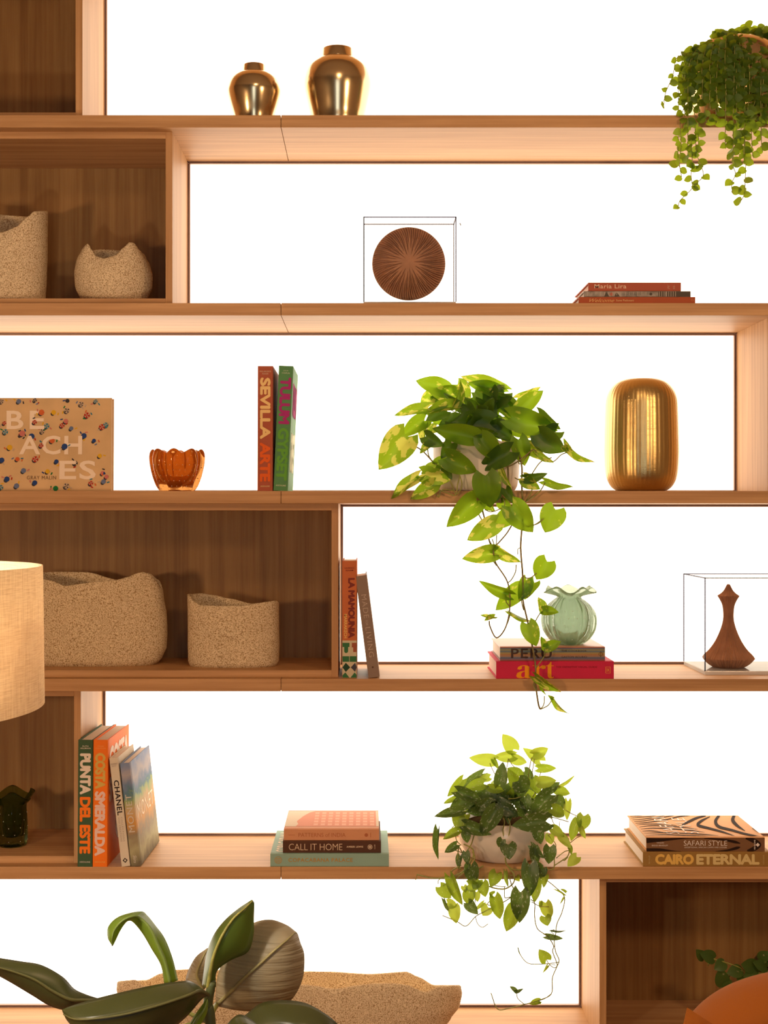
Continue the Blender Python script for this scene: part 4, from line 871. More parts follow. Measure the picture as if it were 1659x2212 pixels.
P1 = [(560,190,377,125,110,0),(640,225,455,205,105,1),(480,225,395,305,85,1,.2,.05),(615,300,420,325,70,1,.4),(445,310,228,345,66,1,.3),(420,395,273,485,100,0),(292,500,130,705,190,1,0),(380,770,190,897,70,1,.4),(935,195,668,84,85,1,.3),(925,215,720,135,90,0,.3),(640,155,722,250,105,1),(615,300,690,135,48,1,.5),
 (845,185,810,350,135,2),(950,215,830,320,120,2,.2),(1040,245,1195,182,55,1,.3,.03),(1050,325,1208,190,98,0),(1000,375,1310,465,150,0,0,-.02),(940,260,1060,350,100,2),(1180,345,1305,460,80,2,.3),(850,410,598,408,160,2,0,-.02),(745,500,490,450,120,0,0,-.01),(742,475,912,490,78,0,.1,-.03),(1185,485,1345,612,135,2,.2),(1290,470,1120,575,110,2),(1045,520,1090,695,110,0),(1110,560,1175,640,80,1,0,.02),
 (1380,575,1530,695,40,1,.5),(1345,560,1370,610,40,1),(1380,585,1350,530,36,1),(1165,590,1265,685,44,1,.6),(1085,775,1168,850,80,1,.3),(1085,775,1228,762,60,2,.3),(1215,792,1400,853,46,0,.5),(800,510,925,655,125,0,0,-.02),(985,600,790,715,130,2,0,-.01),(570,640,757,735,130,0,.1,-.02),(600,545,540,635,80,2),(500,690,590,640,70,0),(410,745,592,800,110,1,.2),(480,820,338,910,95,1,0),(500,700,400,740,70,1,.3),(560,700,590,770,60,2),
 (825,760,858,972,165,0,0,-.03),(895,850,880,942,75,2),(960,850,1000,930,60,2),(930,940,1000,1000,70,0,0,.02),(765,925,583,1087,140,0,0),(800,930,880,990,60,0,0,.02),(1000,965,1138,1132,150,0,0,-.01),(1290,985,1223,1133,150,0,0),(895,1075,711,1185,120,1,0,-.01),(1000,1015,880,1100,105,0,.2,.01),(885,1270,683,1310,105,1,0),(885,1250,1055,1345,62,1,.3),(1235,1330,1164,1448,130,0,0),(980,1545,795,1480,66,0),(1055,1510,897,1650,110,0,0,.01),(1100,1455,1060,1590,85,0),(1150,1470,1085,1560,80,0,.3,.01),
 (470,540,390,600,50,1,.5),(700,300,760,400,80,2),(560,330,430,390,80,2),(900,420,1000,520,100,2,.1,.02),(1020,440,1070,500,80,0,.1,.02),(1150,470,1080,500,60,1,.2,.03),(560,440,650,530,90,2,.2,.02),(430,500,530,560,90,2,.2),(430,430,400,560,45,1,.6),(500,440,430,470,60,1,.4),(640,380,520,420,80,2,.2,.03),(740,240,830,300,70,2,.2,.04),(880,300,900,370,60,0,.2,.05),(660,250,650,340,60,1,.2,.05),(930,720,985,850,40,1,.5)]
PL(P1, 3.072, 780, 780, pot, G, yf)
P2 = [(840,1045,985,1050,80,0),(845,1045,812,915,75,1,.5),(340,1110,262,1080,34,1,.3),(385,1100,300,1120,45,1,.6),(530,1048,745,1185,24,1,.5),(700,1170,780,1378,150,0,0,-.01),(870,1395,1010,1335,90,0,0,-.015),(860,1395,835,1300,60,0,.3,-.01),(775,1665,1000,1825,72,1,.2),(815,1710,857,1852,22,0,.4),(935,1870,895,1848,30,0),(945,1868,1050,2045,30,1,.7)]
PL(P2, 4.366, 980, 1080, pot, G, lambda y: -0.025)
rng = random.Random(5)
for _ in range(46):   # inner foliage of the crown
    a = rng.uniform(0, 2 * PI); r = rng.uniform(.0, .085); B = Vector((X + r * math.cos(a), Yp + r * math.sin(a) * .8, z3 + 0.13 + rng.uniform(0, .12)))
    T = B + Vector((math.cos(a) * .05, math.sin(a) * .045, rng.uniform(-.05, .03))) * rng.uniform(.8, 1.2)
    link('leaf', G[rng.choice((0, 2, 4, 4, 5))], pot, wm(pot).inverted() @ leaf_matrix(B, T, rng.uniform(.028, .045), rng.uniform(-.7, .7)))
    tube('stem', [Vector((X + r * .4 * math.cos(a), Yp + r * .4 * math.sin(a), z3 + 0.105)), (B + Vector((X, Yp, z3 + .12))) / 2 + Vector((0, 0, .02)), B], .0011, stem_m, pot, n=4, seg=5)
for pts, Y, r in (([(1000,500),(1030,560),(1055,640),(1068,720),(1065,800),(1072,930)], (.02, -.02), .0022), ([(970,600),(975,720),(985,830),(1040,930)], (.0, -.02), .0022), ([(790,700),(800,940),(820,1050),(850,1190),(875,1245)], (0, -.02), .0019), ([(770,920),(775,1000),(810,1070)], -.02, .0015), ([(940,900),(950,960),(870,1000),(820,985)], -.02, .0013),
    ([(1390,600),(1330,620),(1270,668),(1195,640)], (.01, 0), .0013), ([(1265,640),(1190,670),(1120,770)], .0, .0014), ([(1222,805),(1180,870),(1090,935)], -.02, .0014), ([(1135,790),(1130,870),(1095,925)], -.02, .0013), ([(305,545),(400,590),(490,685)], .0, .0016), ([(440,570),(450,630),(490,680),(560,740)], .0, .0014),
    ([(560,680),(650,740),(640,820),(625,890),(560,870),(500,850)], -.015, .0014), ([(650,740),(670,820),(650,870),(625,885)], -.015, .0012), ([(590,790),(610,840),(630,890)], -.015, .0012), ([(515,905),(540,855),(620,860)], -.015, .0013), ([(500,850),(480,860),(515,905)], -.015, .0013),
    ([(1210,1045),(1170,1075),(1140,1090),(1090,1100),(1018,1072)], -.02, .0014), ([(1135,590),(1075,640),(1000,690),(950,700)], -.01, .0017), ([(1165,600),(1135,590),(1060,680),(1040,660)], 0, .0014), ([(1020,775),(1060,790),(1150,780)], 0, .0013), ([(660,600),(600,565)], 0, .0012), ([(570,680),(640,730)], -.02, .0013)):
    vine(pot, pts, Y, r, stem_m if r < .0016 else stem_p, 3.072, 780, 780)
for pts, r in (([(655,-40),(648,120),(645,240),(632,450),(650,700),(652,860),(655,960),(700,1160),(745,1400),(772,1560),(770,1700),(780,1800),(800,1930),(818,1975)], .0021), ([(590,160),(510,300),(440,385),(380,450),(372,470)], .0017), ([(330,370),(370,460),(395,590),(510,780),(530,1000),(490,1200),(405,1300),(345,1200),(335,1140)], .0017), ([(250,20),(270,100),(290,170)], .0017), ([(350,545),(405,620)], .0013), ([(590,610),(582,680),(545,750),(515,778)], .0013), ([(780,690),(735,728),(690,738),(652,710)], .0014),
    ([(845,180),(800,220),(750,238)], .0013), ([(632,450),(605,465),(605,515)], .0010), ([(835,1045),(800,1090),(770,1145)], .0013), ([(540,1055),(515,1140),(490,1200)], .0013), ([(490,900),(495,960),(525,1000)], .0012), ([(722,800),(718,900),(670,920),(655,900)], .0012), ([(630,870),(640,960),(660,1040)], .0013), ([(868,1395),(862,1440),(845,1490),(780,1580)], .0014), ([(775,1660),(755,1740),(775,1800)], .0014), ([(818,1975),(850,1930),(855,1850)], .0013), ([(818,1975),(880,1945),(905,1920),(932,1875)], .0013), ([(405,330),(400,430),(375,450)], .0012), ([(365,370),(385,440)], .0012)):
    vine(pot, pts, -0.025, r, stem_m if r < .0016 else stem_p, 4.366, 980, 1080)

# ---- satin pothos (scindapsus) on shelf 5
Yq = 0.12; X = W(1087, 0, Yq).x
pot = thing('potted_satin_plant', 'satin-leaf vine with silver-speckled dark leaves in a round glazed cream bowl pot', 'potted plant', (X, Yq, z5))
lathe('pot', X, Yq, spl(pxprof([(55, 1859), (64, 1856), (76, 1845), (90, 1825), (97, 1802), (96, 1782), (90, 1768), (88, 1765)], Yq, z5), 5) + pxprof([(86, 1764), (84, 1767), (85, 1785), (80, 1790)], Yq), ceramic, pot)
lathe('soil', X, Yq, pxprof([(80, 1792), (84, 1778), (50, 1774), (.01, 1772)], Yq), soil, pot, seg=32)
Q = [leaf_mesh('satin_leaf', m, heart=.18, fold=fo, curl=cu, wave=.6) for m in (scin_g, scin_d, scin_y) for fo, cu in ((.25, .2), (.5, .3))]
def yq(by): return 0.12 if by < 450 else 0.06 if by < 700 else 0.0 if by < 900 else -0.02
Q1 = [(905,232,820,108,112,2,.1),(905,285,737,302,84,2),(735,325,537,310,98,2),(895,300,1022,355,80,2,.2),(1075,275,1207,230,86,2,.2),(1130,328,1012,235,90,2,.1,.02),(1115,395,1270,392,66,0),(1120,510,1272,503,92,2,.1,-.02),(735,320,775,395,40,0),(790,530,815,345,100,1,0,-.03),(955,460,864,392,95,0,.1,.02),(925,540,870,410,90,0),(1000,420,1072,485,85,1),(945,500,1035,595,140,1,0,-.02),(640,440,438,560,66,1,.3),(700,470,605,490,60,2,.1,.04),(650,525,495,560,90,0),(470,490,343,637,72,0),(700,555,830,590,66,0,.1,-.03),(430,590,640,672,95,1,0,-.02),(530,650,357,755,120,1,0,-.01),(410,650,308,692,40,0),
 (460,755,243,795,80,1,.1,-.01),(640,590,765,660,120,1),(620,720,720,650,80,1,.1,.01),(750,590,880,705,95,1),(825,570,925,640,85,1,.1),(770,690,945,805,115,1,0,-.02),(755,750,620,962,135,1,0,-.03),(495,880,705,955,100,1,0,-.01),(1225,620,1050,780,140,1,0,-.03),(1000,640,1015,770,90,1),(1180,845,915,880,150,1,0,-.03),(1270,580,1392,605,75,0),(1180,590,1300,520,75,1,.2),(1300,545,1427,470,26,2,.4),(1265,650,1345,735,95,1),(1235,740,1350,800,95,0),(1370,675,1358,832,60,2),(1105,905,1140,1045,90,1,0,.02),(1070,490,1130,605,95,0),(980,600,1025,620,50,2,.1,.04),
 (1505,800,1492,922,108,0),(1450,845,1390,1008,80,0),(1480,905,1515,988,46,2),(1240,905,1335,975,76,2),(1215,960,1222,1047,70,2),(1310,975,1392,1065,66,2),(1385,1060,1400,1120,36,0),(1445,1150,1372,1222,82,2,.1),(1215,1065,1208,1212,100,1),(1060,1055,1160,1162,60,1),(1085,1075,1095,1232,80,1,0,-.01),(262,915,240,1182,48,1,.3),(420,1045,318,1112,62,1),(430,930,308,987,66,0),(430,800,480,955,100,0),(500,790,430,880,70,0,.1,.02),(490,940,518,1028,70,1),(500,1110,515,1215,60,1),(810,1000,775,1068,70,1,0,-.02),(860,1045,870,1158,125,1,0,-.02),(450,1140,430,1240,50,1,.3,.01),
 (1045,1215,1050,1490,130,1,0,-.02),(1110,1240,1150,1225,90,1,0),(1150,1240,1095,1345,95,1),(545,1215,560,1392,110,1),(760,1290,715,1395,100,0,0),(840,1275,850,1405,32,0,.4),(640,1370,662,1485,95,0),(365,1320,462,1575,82,0),(280,1405,372,1505,95,0,.1),(520,1385,620,1410,85,0),(610,1345,560,1420,80,0),(530,1445,510,1560,95,0),(590,1450,600,1532,52,2),(480,1400,500,1450,50,2),(340,1540,425,1572,72,2),(310,1510,360,1642,26,1,.4),(400,1570,410,1720,92,2),(520,1545,592,1632,85,1),(650,1540,580,1602,32,2),(745,1490,797,1690,100,0),(730,1470,705,1460,60,0),(690,1580,640,1650,90,2,.1),(965,1450,957,1712,145,1,0,-.02),(915,1580,842,1790,120,0,0,-.01),(1100,1355,1085,1532,85,0,0,-.01),(1180,1310,1160,1402,52,0),(1180,1540,1215,1690,95,2),(1175,1660,1195,1730,90,0,0,-.01),(1140,1530,1130,1590,30,2),(930,1320,950,1350,50,2,.1,.02),(1355,1450,1310,1420,20,0,.5)]
PL(Q1, 3.95, 880, 1560, pot, Q, yq)
Q2 = [(945,960,1165,997,68,1,.1),(1020,880,1203,912,16,1,.5),(950,1262,868,1150,140,0,0),(965,1340,920,1412,34,2),(565,1670,490,1600,50,1,.4),(560,1665,638,1650,40,1,.4),(860,1790,732,1825,70,0,.1),(850,1800,875,1832,30,2),(1175,480,1135,525,24,2,.3),(1180,440,1060,350,22,2,.5),(590,1110,612,1200,10,1,.5)]
PL(Q2, 5.925, 1020, 1860, pot, Q, lambda y: -0.03)
for _ in range(60):
    a = rng.uniform(0, 2 * PI); r = rng.uniform(.0, .10); B = Vector((X + r * math.cos(a), Yq + r * math.sin(a) * .8, z5 + 0.13 + rng.uniform(0, .06) * (1 - r * 4)))
    T = B + Vector((math.cos(a) * .05, math.sin(a) * .045, rng.uniform(-.03, .03))) * rng.uniform(.7, 1.1)
    link('leaf', Q[rng.choice((0, 2, 3, 3, 2))], pot, wm(pot).inverted() @ leaf_matrix(B, T, rng.uniform(.022, .034), rng.uniform(-.7, .7)))
    if _ % 2: tube('stem', [Vector((X + r * .4 * math.cos(a), Yq + r * .4 * math.sin(a), z5 + 0.105)), (B + Vector((X, Yq, z5 + .12))) / 2 + Vector((0, 0, .02)), B], .0010, stem_m, pot, n=4, seg=5)
for pts, Y, r in (([(760,470),(715,380),(705,350)], .11, .001), ([(830,470),(850,380),(862,310)], .11, .001), ([(960,420),(900,370),(865,320)], .11, .001), ([(1030,500),(1040,400),(1062,300)], .11, .0012), ([(1060,480),(1070,400),(1085,310)], .11, .0011), ([(1110,520),(1140,425)], .11, .001), ([(1070,640),(1100,590),(1135,540)], .08, .0012), ([(1120,650),(1200,600),(1300,545)], .06, .0016), ([(860,655),(920,650),(970,635)], .03, .001),
    ([(1140,780),(1200,800),(1290,825),(1375,850)], .0, .0011), ([(1350,750),(1400,780),(1460,805)], .0, .001), ([(1225,810),(1260,880),(1340,950),(1380,1000)], -.01, .001), ([(1300,840),(1295,900)], 0, .0008), ([(1390,1030),(1440,990),(1480,970)], -.01, .0009), ([(1160,1240),(1210,1258),(1250,1245),(1255,1160)], -.02, .0013), ([(1250,1225),(1320,1180),(1370,1140),(1388,1070)], -.02, .0013), ([(1325,1170),(1340,1180),(1370,1150)], -.02, .0012), ([(1270,1160),(1340,1105),(1380,1095)], -.02, .001), ([(1200,960),(1260,1030),(1265,1080),(1250,1150)], -.02, .001),
    ([(410,940),(420,1010),(460,1050)], -.01, .001), ([(400,1090),(470,1115)], -.01, .001), ([(450,770),(470,830),(490,870)], 0, .0016), ([(430,860),(380,900)], 0, .001), ([(280,945),(330,950)], 0, .0009), ([(570,960),(540,1050),(480,1120),(440,1070),(430,1190),(455,1260)], (-.0, -.02), .0014), ([(480,1040),(555,1080),(560,1150),(500,1250),(400,1310),(230,1332),(80,1300)], -.02, .0017), ([(80,1300),(78,1335),(65,1345)], -.02, .0008), ([(555,1100),(575,1160),(540,1230),(420,1330)], -.02, .0015), ([(460,1220),(390,1260),(370,1300)], -.02, .0013), ([(300,1320),(265,1350),(262,1380)], -.02, .001), ([(350,1355),(305,1400)], -.02, .001), ([(365,1340),(375,1420),(378,1475)], -.02, .0009),
    ([(820,820),(828,860),(815,920),(825,1000)], -.0, .0013), ([(860,820),(875,870),(870,940),(848,1035)], -.0, .0014), ([(835,1155),(845,1210),(880,1260),(910,1300),(905,1370),(840,1420),(760,1420),(690,1400)], -.02, .0017), ([(850,1220),(900,1255),(970,1262)], -.02, .0016), ([(845,1310),(905,1305)], -.02, .001), ([(700,1380),(780,1400),(840,1405)], -.02, .001), ([(870,1320),(890,1390),(920,1440)], -.02, .0013), ([(828,1400),(828,1480),(840,1500),(890,1488)], -.02, .0011), ([(890,1490),(830,1530),(800,1540)], -.02, .0012), ([(740,1500),(690,1540),(690,1560),(740,1570),(650,1620),(580,1660),(500,1740),(420,1700),(300,1650)], -.02, .0011), ([(580,1660),(600,1720),(640,1750),(690,1720)], -.02, .0009), ([(575,1440),(580,1540)], -.02, .0009), ([(600,1250),(650,1225),(620,1245)], -.01, .0012)):
    vine(pot, pts, Y, r, stem_m, 3.95, 880, 1560)
for pts, r in (([(960,250),(1060,330),(1180,460),(1150,650),(1085,800),(1070,920),(1050,1000),(1065,1150),(1112,1270),(1080,1360),(1025,1500),(1012,1700),(860,1780),(670,1835),(450,1890),(320,1890),(240,1690)], .0012), ([(750,490),(800,540),(798,700),(835,865),(960,960),(1040,1080),(1030,1160),(1085,1310),(1075,1365)], .0012), ([(1110,1290),(1050,1305),(850,1320),(705,1303),(610,1190),(585,1110)], .0010), ([(950,1262),(985,1320),(1040,1362),(1080,1360)], .0010), ([(980,1340),(1010,1320),(1070,1335)], .0008), ([(565,1680),(585,1760),(670,1835)], .001), ([(1075,900),(1040,880),(1015,905),(1045,935)], .0009), ([(760,520),(860,575),(980,585)], .001), ([(1010,1700),(930,1760),(850,1790)], .0009)):
    vine(pot, pts, -0.03, r, stem_m, 5.925, 1020, 1860)

# ---- button-leaf trailing plant, upper right
Yh = 0.10; X = W(1583, 0, Yh).x
pot = thing('potted_trailing_plant', 'bushy trailing plant with small round leaves in a brass pot, at the upper right', 'potted plant', (X, Yh, z1))
lathe('pot', X, Yh, spl(pxprof([(82, 271), (92, 262), (101, 225), (104, 180), (100, 140), (90, 112), (72, 98), (64, 96)], Yh, z1), 5) + pxprof([(60, 98), (58, 112), (56, 118)], Yh), brass, pot)
lathe('soil', X, Yh, pxprof([(56, 120), (57, 110), (30, 106), (.01, 105)], Yh), soil, pot, seg=32)
HB = [leaf_mesh('button_leaf', hoya_m, heart=.06, peak=.80, power=.58, fold=fo, curl=cu, ncol=4, nrow=6) for fo, cu in ((.15, .1), (.35, .25), (.05, .3))]
env = [(840, 1480), (900, 1560), (960, 1500), (1020, 1400), (1080, 1150), (1140, 1080), (1200, 1120), (1260, 1300), (1330, 1480), (1400, 1500), (1470, 1450), (1540, 1400), (1600, 1350), (1659, 1400), (1800, 1300), (2000, 1150), (2200, 1000)]
def envy(x):
    for p, q in zip(env, env[1:]):
        if x <= q[0]: return p[1] + (q[1] - p[1]) * (x - p[0]) / (q[0] - p[0])
    return 1000
SX, OX = 4.1475, 1259
cand = []
def strand(pts, Ys, step=44, r=.0009, size=78, skip=0):
    w3 = smoothpath([W(OX + x / SX, y / SX, yy) for (x, y), yy in zip(pts, Ys)], 6)
    v, f = tubev(w3, r, 4); hs.append((v, f))
    acc = 0; side = 1; st = step / SX * PX(0)
    for i in range(1, len(w3)):
        seg_ = (w3[i] - w3[i - 1]); acc += seg_.length
        if acc > st and i > skip:
            acc = 0; side = -side; B = w3[i]; dv = seg_.normalized()
            out = Vector((side * rng.uniform(.5, 1.0), rng.uniform(-.9, .15), rng.uniform(-.5, .25))) + dv * .25
            L_ = size / SX * PX(0) * rng.uniform(.75, 1.12); T = B + out.normalized() * L_
            wd = L_ * rng.uniform(.78, .95)
            cand.append((B, T, wd, rng.uniform(-.8, .8)))
hs = []
xs = 860
for n_ in range(44):
    x = 865 + n_ * 27 + rng.uniform(-12, 12)
    ye = envy(x) * (1 if n_ % 3 == 0 else rng.uniform(.62, .97)); f_ = (x - 1344) / 420
    top = 420 + abs(f_) * 90 + rng.uniform(-40, 40)
    x0 = 1344 + (x - 1344) * .55
    front = math.sqrt(max(0.05, 1 - min(1, f_ * f_ * .6)))
    y_out = .10 - .115 * front - rng.uniform(0, .03) - .012
    pts = [(x0, top), (x0 + (x - x0) * .6, top - 60 + rng.uniform(-30, 20)), (x, top + 110), (x + rng.uniform(-15, 15), (top + ye) / 2), (x + rng.uniform(-18, 18), ye - 90), (x + rng.uniform(-30, 30), ye)]
    strand(pts, [.08, y_out + .03, y_out, y_out - .005, y_out, y_out])
for n_ in range(34):      # crown
    x = rng.uniform(1180, 1750); strand([(x, 430), (x + rng.uniform(-30, 30), 330), (x + rng.uniform(-60, 60), 225 + abs(x - 1500) * .3 + rng.uniform(0, 60))], [.08, .06, rng.uniform(.02, .12)], step=30)
strand([(960, 470), (925, 482), (870, 500), (830, 540), (815, 640), (790, 720), (745, 820), (728, 900), (725, 945)], [.02, 0, 0, 0, 0, 0, 0, 0, 0], step=62, size=70)
strand([(1000, 1000), (1010, 1250), (1020, 1380), (1080, 1560), (1020, 1640), (950, 1720), (870, 1800), (850, 1875)], [-.02] * 8, step=60)
strand([(870, 1100), (880, 1300), (865, 1450), (885, 1590)], [-.02] * 4, step=60)
strand([(970, 1250), (980, 1450), (970, 1570), (985, 1680)], [-.02] * 4, step=60)
strand([(1330, 1300), (1345, 1480), (1368, 1560), (1335, 1640), (1340, 1730)], [-.02] * 5, step=60)
strand([(1450, 1300), (1460, 1440), (1455, 1600), (1445, 1740), (1410, 1810)], [-.02] * 5, step=62)
strand([(940, 640), (920, 700), (950, 760), (960, 900)], [-.0] * 4, step=60)
V = []; Fa = []
for v, f in hs: b0 = len(V); V += v; Fa += [tuple(i + b0 for i in q) for q in f]
o = mk('stems', V, Fa, stem_m, pot, smooth=True); o['kind'] = 'stuff'
vis = [c for c in cand if W(0, 0, 0) is not None and (c[0].x / (D + c[0].y) * F + VX) < 1680]
vis.sort(key=lambda c: c[0].y); front = vis[:300]; fs_ = set(id(c) for c in front); rest = [c for c in cand if id(c) not in fs_]
inv = wm(pot).inverted()
for q, (B, T, wd, ro) in enumerate(front): link('leaf', HB[q % 3], pot, inv @ leaf_matrix(B, T, wd, ro))
V = []; Fa = []
for q, (B, T, wd, ro) in enumerate(rest):
    M = leaf_matrix(B, T, wd, ro); me = HB[q % 3]; b0 = len(V); V += [M @ v.co for v in me.vertices]; Fa += [tuple(i + b0 for i in p.vertices) for p in me.polygons]
if V: o = mk('foliage', V, Fa, hoya_m, pot, smooth=True); o['kind'] = 'stuff'

# ---- small plant in the dark cubby, lower right
Yc = 0.20; z6b = z6 + bz; X = W(1705, 0, Yc).x
pot = thing('potted_peperomia', 'small plant with round cream-edged leaves in a dark pot, in the dark cubby', 'potted plant', (X, Yc, z6b))
darkpot = mat('dark_olive_ceramic', (0.10, 0.075, 0.03), 0.4)
lathe('pot', X, Yc, pxprof([(55, 2200), (62, 2190), (70, 2150), (73, 2090), (73.5, 2079), (72, 2077), (70, 2080), (68, 2098), (66, 2102)], Yc, z6b), darkpot, pot)
lathe('soil', X, Yc, pxprof([(64, 2104), (66, 2095), (.01, 2091)], Yc), soil, pot, seg=24)
PB_ = [leaf_mesh('round_leaf', pep_m, heart=.08, peak=.7, power=.6, fold=.15, curl=.2)]
for a in [(1240,690,1145,650,90),(1160,690,1110,630,70),(1320,720,1250,770,85),(1310,900,1290,780,100),(1450,780,1350,800,90),(1560,750,1465,740,100),(1590,800,1480,830,100),(1320,930,1370,870,60),(1440,830,1470,870,60),(1600,700,1650,640,80),(1650,760,1560,720,80),(1700,720,1740,650,90)]:
    add_leaf(pot, PB_[0], 1200 + a[0] / 3.614, 1880 + a[1] / 3.614, 1200 + a[2] / 3.614, 1880 + a[3] / 3.614, a[4] / 3.614, .14, .12, rng.uniform(-.3, .3))
for pts in ([(1700, 800), (1500, 800), (1440, 760), (1330, 720), (1200, 680)], [(1660, 850), (1420, 780), (1340, 860), (1310, 920)], [(1700, 820), (1640, 780), (1570, 760)], [(1200, 700), (1190, 745)]):
    vine(pot, pts, .14, .0016, stem_m, 3.614, 1200, 1880)

# ------------------------------------------------------------------ foreground: large leafy plant
YG = -1.25
ZB = 0.0
root0 = W(455, 2300, YG)
big = thing('large_leaf_plant', 'large waxy-leaved plant in the foreground, in front of the long clay trough', 'potted plant', (root0.x, YG, 0))
planter = mat('dark_planter', (0.08, 0.06, 0.045), 0.6)
lathe('pot', root0.x, YG, [(.13, 0), (.15, .02), (.18, .30), (.185, .34), (.175, .345), (.165, .33), (.16, .31)], planter, big, seg=48)
lathe('soil', root0.x, YG, [(.158, .28), (.163, .308), (.01, .312)], soil, big, seg=32)
tube('trunk', [(root0.x, YG, .30), (root0.x + .01, YG, .45), W(455, 2212, YG), W(449, 2170, YG), W(458, 2120, YG)], .012, mat('green_trunk', (.07, .09, .03), .5), big, r2=.008)
def bigleaf(rows, m, nacross=8, nlong=7, name='leaf', thick=0.0012):
    """rows: list of (left, mid, right) each (px,py,dY) across the leaf; surface swept along"""
    cols_ = []
    for c in range(3): cols_.append(smoothpath([W(*[r[c][0], r[c][1]], YG + r[c][2]) for r in rows], nlong))
    V = []; n = len(cols_[0]); na = nacross
    for i in range(n):
        L_, M_, R__ = cols_[0][i], cols_[1][i], cols_[2][i]
        for j in range(na + 1):
            t = j / na
            if t <= .5: s = t * 2; p = L_.lerp(M_, s); bul = math.sin(PI * s) * (L_ - M_).length * .10
            else: s = t * 2 - 1; p = M_.lerp(R__, s); bul = math.sin(PI * s) * (R__ - M_).length * .10
            V.append(p + Vector((0, -bul, 0)))
    Fa = [(i * (na + 1) + j, i * (na + 1) + j + 1, (i + 1) * (na + 1) + j + 1, (i + 1) * (na + 1) + j) for i in range(n - 1) for j in range(na)]
    o = mk(name, V, Fa, m, big, smooth=True)
    sm = o.modifiers.new('thickness', 'SOLIDIFY'); sm.thickness = thick; sm.offset = 0
    mid = [p + Vector((0, -.002, 0)) for p in cols_[1]]
    v, f = tubev(mid, .0035, 6, .0012); mk('midrib', v, f, rib_m.get(m.name, stem_m), o, smooth=True)
    return o
rib_m = {'dark_waxy_leaf': mat('dark_midrib', (.10, .10, .03), .5), 'matt_leaf_underside': mat('pale_midrib', (.30, .27, .12), .5), 'fresh_waxy_leaf': mat('green_midrib', (.16, .24, .05), .5)}
# big oval leaf showing its matt underside
bigleaf([((466,2168,.10),(468,2170,.10),(472,2174,.10)), ((470,2110,.09),(500,2140,.07),(520,2183,.09)), ((490,2060,.09),(530,2110,.06),(575,2182,.09)), ((520,2015,.09),(565,2078,.05),(625,2163,.09)), ((550,1993,.09),(598,2048,.05),(652,2118,.09)), ((585,1987,.09),(622,2028,.06),(657,2065,.09)), ((618,1998,.09),(636,2015,.08),(648,2035,.09)), ((639,2013,.09),(641,2015,.09),(643,2018,.09))], rubber_s, nacross=14)
# small brown leaf behind the upright one
bigleaf([((436,2138,.12),(440,2136,.12),(444,2134,.12)), ((402,2120,.14),(425,2105,.12),(450,2100,.13)), ((420,2072,.15),(438,2068,.13),(456,2075,.13)), ((448,2048,.14),(450,2048,.14),(453,2050,.14))], rubber_s)
# upright folded leaf
bigleaf([((437,2128,.03),(449,2134,.0),(466,2132,.02)), ((441,2095,.03),(456,2090,-.01),(468,2098,.02)), ((448,2055,.04),(463,2060,-.01),(498,2074,.02)), ((463,2018,.04),(480,2020,-.01),(535,2056,.03)), ((486,1988,.04),(503,1985,0),(547,2020,.03)), ((515,1963,.04),(528,1962,.01),(548,1985,.03)), ((544,1944,.03),(546,1945,.03),(549,1950,.03))], rubber_u, nacross=10)
# curling bright leaf
bigleaf([((355,2124,0),(368,2122,-.02),(384,2118,0)), ((348,2085,0),(357,2078,-.02),(373,2072,0)), ((328,2050,0),(341,2040,-.02),(356,2028,0)), ((308,2016,0),(325,2005,-.02),(336,2000,.01)), ((288,1992,0),(305,1984,-.02),(318,1978,.02)), ((277,1989,-.01),(290,1978,-.03),(303,1969,.0)), ((268,1997,-.03),(265,1988,-.04),(258,1980,-.02)), ((258,2013,-.03),(248,2008,-.04),(235,2001,-.02)), ((250,2030,-.03),(243,2025,-.04),(233,2024,-.02)), ((244,2042,-.03),(243,2042,-.03),(241,2040,-.03))], rubber_g, nacross=8)
# long dark leaf to the left
bigleaf([((216,2158,.05),(216,2160,.05),(214,2163,.05)), ((185,2148,.03),(180,2160,.02),(172,2172,.03)), ((160,2136,.02),(152,2158,.0),(140,2181,.02)), ((135,2110,.01),(115,2140,-.01),(105,2171,.01)), ((90,2085,.0),(75,2115,-.02),(70,2150,.0)), ((45,2077,-.01),(30,2098,-.03),(25,2123,-.01)), ((0,2070,-.02),(-15,2085,-.04),(-20,2098,-.02)), ((-60,2060,-.03),(-62,2066,-.03),(-64,2072,-.03))], rubber_d, nacross=10)
# broad dark drooping leaf, ridge on top
bigleaf([((449,2146,-.02),(450,2148,-.02),(449,2150,-.02)), ((414,2121,-.04),(432,2140,-.06),(434,2160,-.04)), ((392,2120,-.06),(405,2150,-.09),(398,2200,-.06)), ((340,2127,-.08),(345,2170,-.12),(335,2250,-.08)), ((270,2142,-.10),(270,2190,-.14),(262,2270,-.10)), ((205,2158,-.11),(200,2200,-.15),(205,2260,-.11)), ((158,2172,-.12),(160,2200,-.14),(172,2235,-.12)), ((134,2181,-.12),(138,2190,-.12),(146,2205,-.12))], rubber_d, nacross=12)
